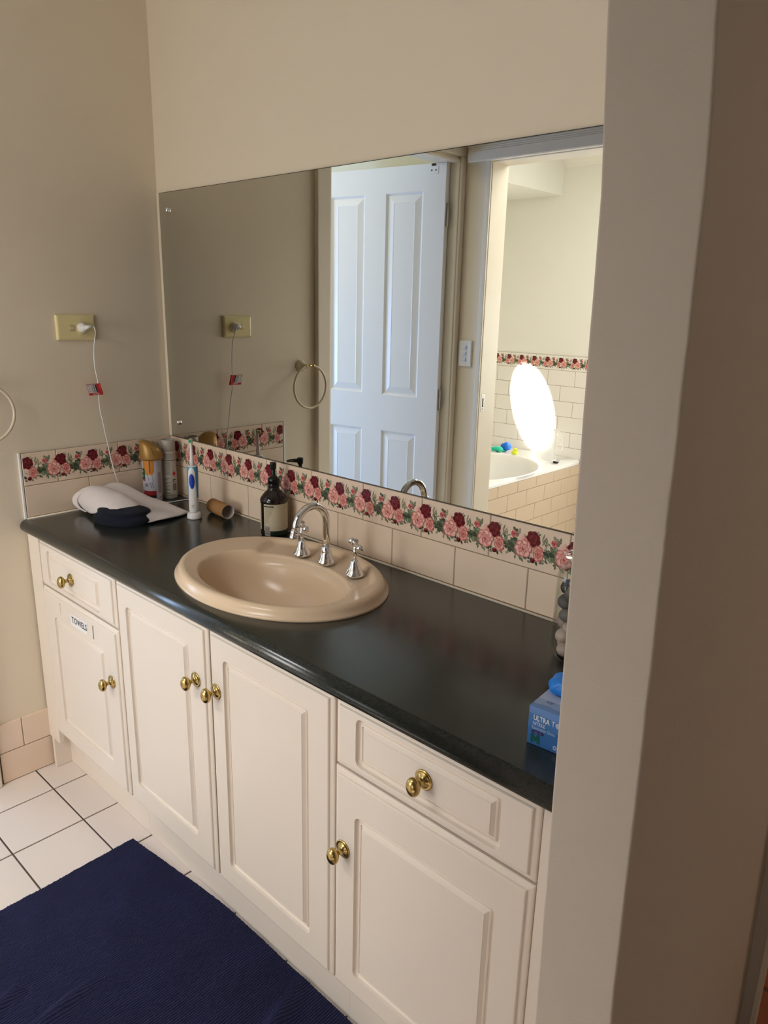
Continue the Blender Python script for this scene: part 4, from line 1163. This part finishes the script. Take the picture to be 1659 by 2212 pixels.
# soap pump bottle
def bottle():
    x, y = 0.6225, -0.0505; r = 0.0385
    t = thing('soap_bottle', 'dark amber pump bottle with a cream label behind the basin', 'bottle', (x, y, ZC))
    mb = MB()
    mb.lathe([(r * .9, 0), (r * .98, .003), (r, .008), (r, .030), (r * .995, .099), (r * 1.02, .102), (r * 1.02, .106), (r * .98, .111), (r * .80, .121), (r * .60, .129), (r * .46, .134), (r * .42, .139), (r * .40, .142)], (x, y, ZC), 48)
    mb.build('bottle_body', AMBER, t)
    # wrap label: cream panel and green foot band, with ingredients and barcode
    mb = MB(); view = atan2(-1.331 - y, 2.236 - x)
    def P(a, z, off=.0004): rr = r + off; return Vector((x + rr * cos(view + a), y + rr * sin(view + a), ZC + z))
    def patch(a0, a1, z0, z1, c, off=.0004, n=16):
        mb.c = c
        for k in range(n):
            aa = a0 + (a1 - a0) * k / n; ab = a0 + (a1 - a0) * (k + 1) / n
            mb.add([P(aa, z0, off), P(ab, z0, off), P(ab, z1, off), P(aa, z1, off)], [(0, 1, 2, 3)], True)
    cream = rgb(196, 186, 158)
    patch(-.82, 2.6, .021, .0985, cream, n=32)
    patch(2.75, 5.1, .021, .0985, cream, n=24)
    patch(-.82, 2.6, .008, .021, rgb(10, 38, 26), n=32)
    patch(-.80, -.02, .0905, .0942, rgb(30, 30, 28), .0008)
    for k in range(15):
        wd = (.62, .58, .5, .5, .5, .48, .46, .40, .34, .30, .26, .24, .30, .2, .16)[k]
        patch(-.72, -.72 + wd * 1.1, .0865 - k * .0031, .0875 - k * .0031, rgb(128, 116, 98), .0008, 8)
    patch(-.74, -.30, .006, .038, rgb(190, 182, 168), .0008, 8)
    for k in range(11):
        patch(-.72, -.34, .0085 + k * .00235, .0085 + k * .00235 + (.0014 if k % 3 else .0009), rgb(60, 56, 54), .0012, 8)
    mb.build('paper_label', LABEL, t)
    mb = MB()
    mb.lathe([(.0135, .138), (.0152, .140), (.0155, .152), (.0150, .153), (.0165, .153), (.0165, .166), (.0150, .168), (.0115, .170), (.0110, .173), (.0062, .174), (.0055, .186), (.0052, .196)], (x, y, ZC), 32)
    mb.build('collar', BLACKP, t)
    mb = MB(); mb.lathe([(.0060, .192), (.0085, .197), (.0090, .208), (.0094, .211), (.0085, .213)], (x, y, ZC), 28)
    d_ = Vector((-.45, .25, 0)).normalized(); d_ = Vector((0.05, -1.0, 0)).normalized()
    d_ = Vector((-0.80, 0.60, 0)).normalized()
    zc_ = ZC + .2035
    pts = [Vector((x, y, zc_)), Vector((x, y, zc_)) + d_ * .015, Vector((x, y, zc_)) + d_ * .03 + Vector((0, 0, -.0005)), Vector((x, y, zc_)) + d_ * .040 + Vector((0, 0, -.003))]
    mb.tube(pts, [.0066, .0058, .0042, .0032], 14)
    mb.build('pump_nozzle', BLACKP, t)
bottle()

# glass jar with pebbles
def jar():
    x, y = 1.635, -0.117
    t = thing('glass_jar', 'tall clear glass storage jar of pebbles at the right end of the worktop', 'jar', (x, y, ZC))
    mb = MB()
    out = [(0.001, 0.0), (0.040, 0.0), (0.047, .003), (0.0515, .010), (0.0535, .022), (0.0540, .05), (0.0535, .14), (0.0525, .165), (0.049, .176), (0.042, .185), (0.037, .190), (0.0365, .196), (0.039, .198), (0.039, .202)]
    inn = [(0.036, .202), (0.034, .192), (0.039, .184), (0.046, .175), (0.0495, .165), (0.0508, .14), (0.0512, .05), (0.0505, .022), (0.048, .012), (0.043, .008), (0.001, .007)]
    mb.lathe(out + inn, (x, y, ZC), 56, cap0=False, cap1=False)
    mb.build('jar_body', JARGLASS, t)
    mb = MB(); mb.lathe([(0.001, .2025), (0.040, .2025), (0.042, .205), (0.040, .209), (0.028, .212), (0.016, .215), (0.015, .219), (0.022, .226), (0.0225, .234), (0.016, .240), (0.001, .2415)], (x, y, ZC), 48, cap0=False, cap1=False)
    mb.build('lid', JARGLASS, t)
    rnd = random.Random(11)
    cols = [rgb(190, 168, 156), rgb(206, 184, 170), rgb(172, 152, 142), rgb(150, 140, 136), rgb(120, 112, 106), rgb(96, 90, 86)]
    mats = [mat('pebble_%d' % i, c, 0.55, bump=.2, bscale=60, bdist=.001, var=.12, vscale=40) for i, c in enumerate(cols)]
    mats.append(mat('dark_glossy_pebble', rgb(40, 32, 36), 0.1))
    placed = []
    # simple packing
    z = 0.020
    n = 0
    layers = [(0.021, 5, (0.0185, .0125), (0, 1)), (0.044, 5, (0.0185, .0125), (1, 0, 2)), (0.067, 5, (0.0185, .012), (0, 3, 2)), (0.090, 5, (0.018, .012), (2, 3, 4)), (0.113, 5, (0.0185, .0125), (4, 5)), (0.137, 5, (0.018, .012), (6, 5))]
    names = ['lowest', 'second lowest', 'third', 'fourth', 'fifth', 'top']
    for li, (zz, cnt, (ra, rb), mi) in enumerate(layers):
        for k in range(cnt):
            a = 2 * pi * k / cnt + li * 0.8 + .5
            rr = 0.0315
            p = Vector((x + rr * cos(a), y + rr * sin(a), ZC + zz + rnd.uniform(-.001, .001)))
            mb = MB(); s = rnd.uniform(.94, 1.03)
            E_ = Euler((rnd.uniform(-.5, .5), rnd.uniform(-.45, .45), a)).to_matrix().to_4x4()
            mb.ball((0, 0, 0), ra * s * 0.92, ra * s * 1.0, rb * 1.08, 20, 12, E_)
            o = mb.build('pebble', mats[rnd.choice(mi)]); o.location = p
            shade = {0: 'pale pinkish', 1: 'pale pinkish', 2: 'pale greyish', 3: 'mid grey', 4: 'dark grey', 5: 'dark glossy'}[li]
            wd_ = (a + pi / 5) % (2 * pi); side = ('beside the nib wall', 'at the back by the nib wall', 'against the splashback', 'on the basin side', 'at the front by the glove box')[int(wd_ // (2 * pi / 5)) % 5]
            tag(o, '%s pebble, %s layer in glass jar, %s' % (shade, names[li], side), 'pebble', 'pebbles in the glass jar')
jar()

# glove box
def glovebox():
    a = Vector((1.723, -0.437, ZC + 0.0008)); ang = radians(4.5); W_, D_, H_ = 0.128, 0.235, 0.064
    M = Matrix.Translation(a) @ Matrix.Rotation(ang, 4, 'Z')
    t = thing('glove_box', 'blue cardboard box of nitrile gloves at the right end of the worktop', 'box', tuple(a))
    mb = MB()
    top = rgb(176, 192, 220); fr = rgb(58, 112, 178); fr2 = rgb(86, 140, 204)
    P = lambda x, y, z: M @ Vector((x, y, z))
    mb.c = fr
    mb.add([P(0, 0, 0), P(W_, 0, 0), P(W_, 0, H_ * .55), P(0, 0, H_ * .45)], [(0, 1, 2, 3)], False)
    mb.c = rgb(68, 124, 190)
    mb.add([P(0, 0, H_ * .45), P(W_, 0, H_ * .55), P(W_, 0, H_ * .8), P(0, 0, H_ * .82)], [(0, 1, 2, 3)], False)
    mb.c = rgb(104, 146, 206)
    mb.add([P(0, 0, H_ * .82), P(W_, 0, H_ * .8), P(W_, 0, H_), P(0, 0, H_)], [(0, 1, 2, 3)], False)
    mb.c = fr2
    mb.add([P(0, 0, 0), P(0, D_, 0), P(0, D_, H_), P(0, 0, H_)], [(0, 3, 2, 1)], False)
    mb.add([P(W_, 0, 0), P(W_, D_, 0), P(W_, D_, H_), P(W_, 0, H_)], [(0, 1, 2, 3)], False)
    mb.add([P(0, D_, 0), P(W_, D_, 0), P(W_, D_, H_), P(0, D_, H_)], [(0, 3, 2, 1)], False)
    mb.add([P(0, 0, 0), P(0, D_, 0), P(W_, D_, 0), P(W_, 0, 0)], [(0, 1, 2, 3)], False)
    # top in bands, pale cloud in the middle
    ys = [0, .012, .03, .06, .10, .16, D_]; cs = [rgb(120, 156, 208), rgb(160, 182, 216), rgb(196, 206, 222), rgb(206, 212, 222), rgb(190, 202, 222), rgb(150, 178, 214)]
    for i in range(6):
        mb.c = cs[i]; mb.add([P(0, ys[i], H_), P(W_, ys[i], H_), P(W_, ys[i + 1], H_), P(0, ys[i + 1], H_)], [(0, 1, 2, 3)], False)
    mb.build('carton', LABEL, t, recalc=False)
    mb = MB(); U = M.to_3x3() @ Vector((1, 0, 0)); Z = Vector((0, 0, 1)); wh = rgb(232, 236, 240)
    text_into(mb, 'ULTRA', 0.0125, P(0.008, 0, 0.0425), U, Z, 0.0004, wh, bold=0.0003, fit=.027)
    text_into(mb, 'T', 0.0125, P(0.0375, 0, 0.0425), U, Z, 0.0004, wh, fit=.0062)
    text_into(mb, 'NITRILE', 0.0088, P(0.0075, 0, 0.0340), U, Z, 0.0004, wh, fit=.0205)
    text_into(mb, 'Examination Gloves', 0.0078, P(0.0070, 0, 0.0270), U, Z, 0.0004, rgb(196, 214, 236), fit=.038)
    mb.c = rgb(18, 28, 92)
    pill = []
    for k in range(9): aa = pi / 2 + pi * k / 8; pill.append(P(0.0090 + .0020 * cos(aa), -.0004, .0225 + .0026 * sin(aa)))
    for k in range(9): aa = -pi / 2 + pi * k / 8; pill.append(P(0.0250 + .0020 * cos(aa), -.0004, .0225 + .0026 * sin(aa)))
    mb.poly(pill)
    text_into(mb, 'Powder Free', 0.0040, P(0.0100, 0, 0.0213), U, Z, 0.0008, rgb(200, 160, 190), fit=.0140)
    mb.c = rgb(14, 92, 84); mz, mh, mw, st = 0.0035, 0.0155, 0.0150, 0.0042
    def mq(*p): mb.poly([P(0.0058 + a, -.0005, mz + b) for a, b in p])
    mq((0, 0), (st, 0), (st, mh), (0, mh)); mq((mw - st, 0), (mw, 0), (mw, mh), (mw - st, mh))
    mq((st, mh), (st, mh * .52), (mw / 2, mh * .12), (mw / 2, mh * .58)); mq((mw - st, mh), (mw / 2, mh * .58), (mw / 2, mh * .12), (mw - st, mh * .52))
    def disc(cx, cz, rx_, rz_, c_, off):
        mb.c = c_; mb.poly([P(cx + rx_ * cos(q * pi / 10), -off, cz + rz_ * sin(q * pi / 10)) for q in range(20)])
    disc(0.0480, 0.0465, 0.0034, 0.0046, rgb(190, 198, 222), .0008)
    for q in range(5):
        aa = pi / 2 + q * 2 * pi / 5; cx, cz = 0.0465 + .0022 * cos(aa), 0.0085 + .0028 * sin(aa)
        mb.c = rgb(196, 214, 236); mb.poly([P(cx + .0014 * cos(aa + b), -.0005, cz + .0018 * sin(aa + b)) for b in (0, 1.3, 2.4, 3.9, 5.0)])
    # marks on the top
    V2 = M.to_3x3() @ Vector((0, 1, 0)); ink = rgb(70, 80, 96)
    text_into(mb, 'CE', 0.009, P(0.016, 0.022, H_), U, V2, 0.0004, ink)
    mb.c = ink
    for k in range(16):
        mb.add([P(.012 + k * .0011, .012, H_ + .0004), P(.0125 + k * .0011, .012, H_ + .0004), P(.0125 + k * .0011, .0135, H_ + .0004), P(.012 + k * .0011, .0135, H_ + .0004)], [(0, 1, 2, 3)], False)
    for r0, r1 in ((.0072, .0066), (.003, .0024)):
        for k in range(20):
            a0, a1 = k * pi / 10, (k + 1) * pi / 10; c_ = (.024, .058)
            mb.add([P(c_[0] + r0 * cos(a0), c_[1] + r0 * sin(a0), H_ + .0004), P(c_[0] + r0 * cos(a1), c_[1] + r0 * sin(a1), H_ + .0004),
                    P(c_[0] + r1 * cos(a1), c_[1] + r1 * sin(a1), H_ + .0004), P(c_[0] + r1 * cos(a0), c_[1] + r1 * sin(a0), H_ + .0004)], [(0, 1, 2, 3)], False)
    for k in range(12):
        mb.add([P(.02 + k * .003, .078, H_ + .0004), P(.0212 + k * .003, .078, H_ + .0004), P(.0232 + k * .003, .096, H_ + .0004), P(.022 + k * .003, .096, H_ + .0004)], [(0, 1, 2, 3)], False)
    mb.build('printed_lettering', LABEL, t, recalc=False)
    # glove pulled half out of the slot
    mb = MB(); n = 40; m = 20; L = []; rnd = random.Random(2)
    c = P(0.034, 0.066, H_)
    for i in range(m + 1):
        f = i / m; th = f * pi
        l = []
        for k in range(n):
            a = 2 * pi * k / n
            cr_ = 1 + .05 * sin(5 * a + 3 * f) + .035 * sin(9 * a - 7 * f) + .03 * sin(15 * a + 12 * f)
            r_ = (sin(th) ** .7) * cr_
            l.append(c + M.to_3x3() @ Vector((.034 * r_ * cos(a), .026 * r_ * sin(a), .016 - .016 * cos(th) + .003 * sin(3 * a) * sin(th) - .001)))
        L.append(l)
    mb.loops(L, True, True, True, True)
    g = mb.build('nitrile_glove', GLOVE); subsurf(g, 1)
    tag(g, 'crumpled blue nitrile glove poking out of the top of the glove box', 'glove')
glovebox()

# ================================================================== BATH THINGS
ZR = 0.5455
def jug():
    x, y = -0.235, -2.905; r = 0.060
    t = thing('plastic_jug', 'large translucent plastic jug on the bath ledge, seen in the mirror', 'jug', (x, y, ZR))
    mb = MB()
    mb.lathe([(.001, 0), (r * 1.05, 0), (r * 1.1, .006), (r * 1.12, .06), (r * 1.1, .13), (r * 1.02, .165), (r * .98, .185), (r * .95, .186), (r * .99, .160), (r * 1.07, .12), (r * 1.09, .06), (r * 1.06, .008), (.001, .004)], (x, y, ZR), 40, cap0=False, cap1=False)
    mb.build('jug_body', FROST, t)
    mb = MB(); X = x + r * 1.0
    mb.tube([(X - .03, y, ZR + .192), (X, y, ZR + .190), (X + .025, y, ZR + .178), (X + .045, y, ZR + .15), (X + .055, y, ZR + .11), (X + .052, y, ZR + .075), (X + .047, y, ZR + .065)], [.007, .009, .010, .010, .009, .008, .005], 14)
    mb.build('handle', FROST, t)
    mb = MB(); mb.lathe([(.055, .186), (.05, .190), (.018, .192), (.018, .200), (.001, .200)], (x, y, ZR), 32, cap1=False)
    mb.build('lid', FROST, t)
jug()
def toys():
    x, y = -0.575, -2.87
    mb = MB(); mb.lathe([(.001, 0), (.026, .0), (.028, .004), (.028, .050), (.025, .054), (.001, .054)], (x + .028, y - .03, ZR + .030), 28,
                        Matrix.Rotation(radians(70), 4, 'Y') @ Matrix.Translation((0, 0, -.027)), cap0=False, cap1=False)
    tag(mb.build('toy_cup', TOYBLUE), 'blue plastic toy cup on the bath ledge, seen in the mirror', 'bath toy')
    t = thing('toy_turtle', 'green toy turtle in front of the blue cup on the bath ledge', 'bath toy', (x, y, ZR))
    mb = MB(); mb.ball((x, y + .02, ZR + .016), .038, .028, .018, 24, 12)
    mb.build('shell', TOYGREEN, t)
    mb = MB(); mb.ball((x - .045, y + .022, ZR + .016), .013, .011, .010); mb.build('head', TOYGREEN, t)
    for dx, dy in ((-.026, .022), (.026, .022), (-.026, -.018), (.028, -.018)):
        mb = MB(); mb.ball((x + dx, y + .02 + dy, ZR + .006), .013, .010, .006); mb.build('flipper', TOYGREEN, t)
    x, y = -0.43, -2.83
    t = thing('toy_duck', 'small yellow toy duck on the bath ledge, seen in the mirror', 'bath toy', (x, y, ZR))
    mb = MB(); mb.ball((x, y, ZR + .014), .024, .018, .0145); mb.build('body', TOYYEL, t)
    mb = MB(); mb.ball((x + .006, y, ZR + .034), .014, .013, .013); mb.build('head', TOYYEL, t)
    mb = MB(); mb.ball((x + .021, y, ZR + .032), .006, .005, .0025); mb.build('beak', mat('toy_orange', rgb(236, 150, 40), .4), t)
    for s in (-1, 1):
        mb = MB(); mb.ball((x + .015, y + s * .008, ZR + .037), .0018); mb.build('eye', DARK, t)
    x, y = -0.098, -2.800
    t = thing('bath_plug', 'black and chrome bath plug lying on the bath rim, seen in the mirror', 'plug', (x, y, ZR))
    mb = MB(); mb.lathe([(.014, .001), (.017, .003), (.019, .012), (.021, .014)], (x, y, ZR), 28); mb.build('rubber_stopper', BLACKP, t)
    mb = MB(); mb.lathe([(.020, .0145), (.026, .017), (.024, .0195), (.010, .022), (.003, .023), (.0025, .032), (.001, .034)], (x, y, ZR), 28); mb.build('chrome_top', CHROME, t)
toys()

# ================================================================== BATH MAT
def bathmat():
    X0, X1, Y1, Y0 = 0.522, 1.46, -0.4585, -1.06
    px, py = 0.0060, 0.0078; nx = int((X1 - X0) / px); ny = int((Y1 - Y0) / py); sx, sy = 4, 4
    NX, NY = nx * sx, ny * sy
    rnd = random.Random(9)
    jig = [[(rnd.uniform(-.22, .22), rnd.uniform(-.25, .25), rnd.uniform(.75, 1.05)) for _ in range(ny + 2)] for _ in range(nx + 2)]
    off = [rnd.random() for _ in range(nx + 2)]
    def edge_skew(x): # slight wander of the long edge against the kickboard
        return 0.0
    V = []
    from mathutils import noise
    for j in range(NY + 1):
        for i in range(NX + 1):
            u = i / sx; v = j / sy
            x = X0 + u * px; y = Y0 + v * py
            ci = min(nx, int(u + .0)); cj = min(ny, int(v + off[ci]))
            ju, jv, jh = jig[ci][cj]
            fu = (u - ci) * 2 - 1; fv = (v + off[ci] - cj) * 2 - 1
            hu = max(0, 1 - abs(fu) ** 2.2); hv = max(0, 1 - abs(fv) ** 3.0)
            hgt = (hu ** 1.0) * (0.62 + 0.38 * hv ** .7) * 0.0085 * jh
            wv = noise.noise(Vector((x * 9, y * 9, 0))) * 0.0035 + noise.noise(Vector((x * 3, y * 30, 4))) * 0.001
            # wrinkles near the front right and left
            def ridge(cx, cy, dx, dy, ln, wd, am):
                s_ = (x - cx) * dx + (y - cy) * dy; d_ = -(x - cx) * dy + (y - cy) * dx
                return am * math.exp(-(s_ / ln) ** 2 - (d_ / wd) ** 2)
            wv += ridge(1.27, -0.60, .35, -.94, .10, .020, .026) + ridge(0.90, -0.88, .12, -.99, .08, .014, .018) + ridge(0.80, -0.95, .3, -.95, .05, .012, .012) + ridge(0.73, -0.62, .6, -.8, .04, .018, .006)
            base = 0.007 + max(-.002, wv)
            ed = min(x - X0, X1 - x, Y1 - y, y - Y0); e = min(1, max(0, ed / 0.006))
            wx = noise.noise(Vector((x * 14, y * 5, 7))) * 0.0035; wy = noise.noise(Vector((x * 5, y * 14, 2))) * 0.002
            ys = 0.044 * max(0.0, 1 - (x - X0) / 0.42) ** 1.2
            V.append((x + wx, min(y + wy * 0.6 - ys, -0.4545), max(0.0005, (base + hgt) * (e ** .5) + 0.0005 * (1 - e))))
    W_ = NX + 1
    F = [(j * W_ + i, j * W_ + i + 1, (j + 1) * W_ + i + 1, (j + 1) * W_ + i) for j in range(NY) for i in range(NX)]
    me = bpy.data.meshes.new('bath_mat'); me.from_pydata(V, [], F); me.materials.append(MATF)
    me.polygons.foreach_set('use_smooth', [True] * len(F)); me.update()
    o = bpy.data.objects.new('bath_mat', me); COL.objects.link(o)
    tag(o, 'navy blue chenille bath mat on the floor in front of the vanity', 'bath mat')
bathmat()
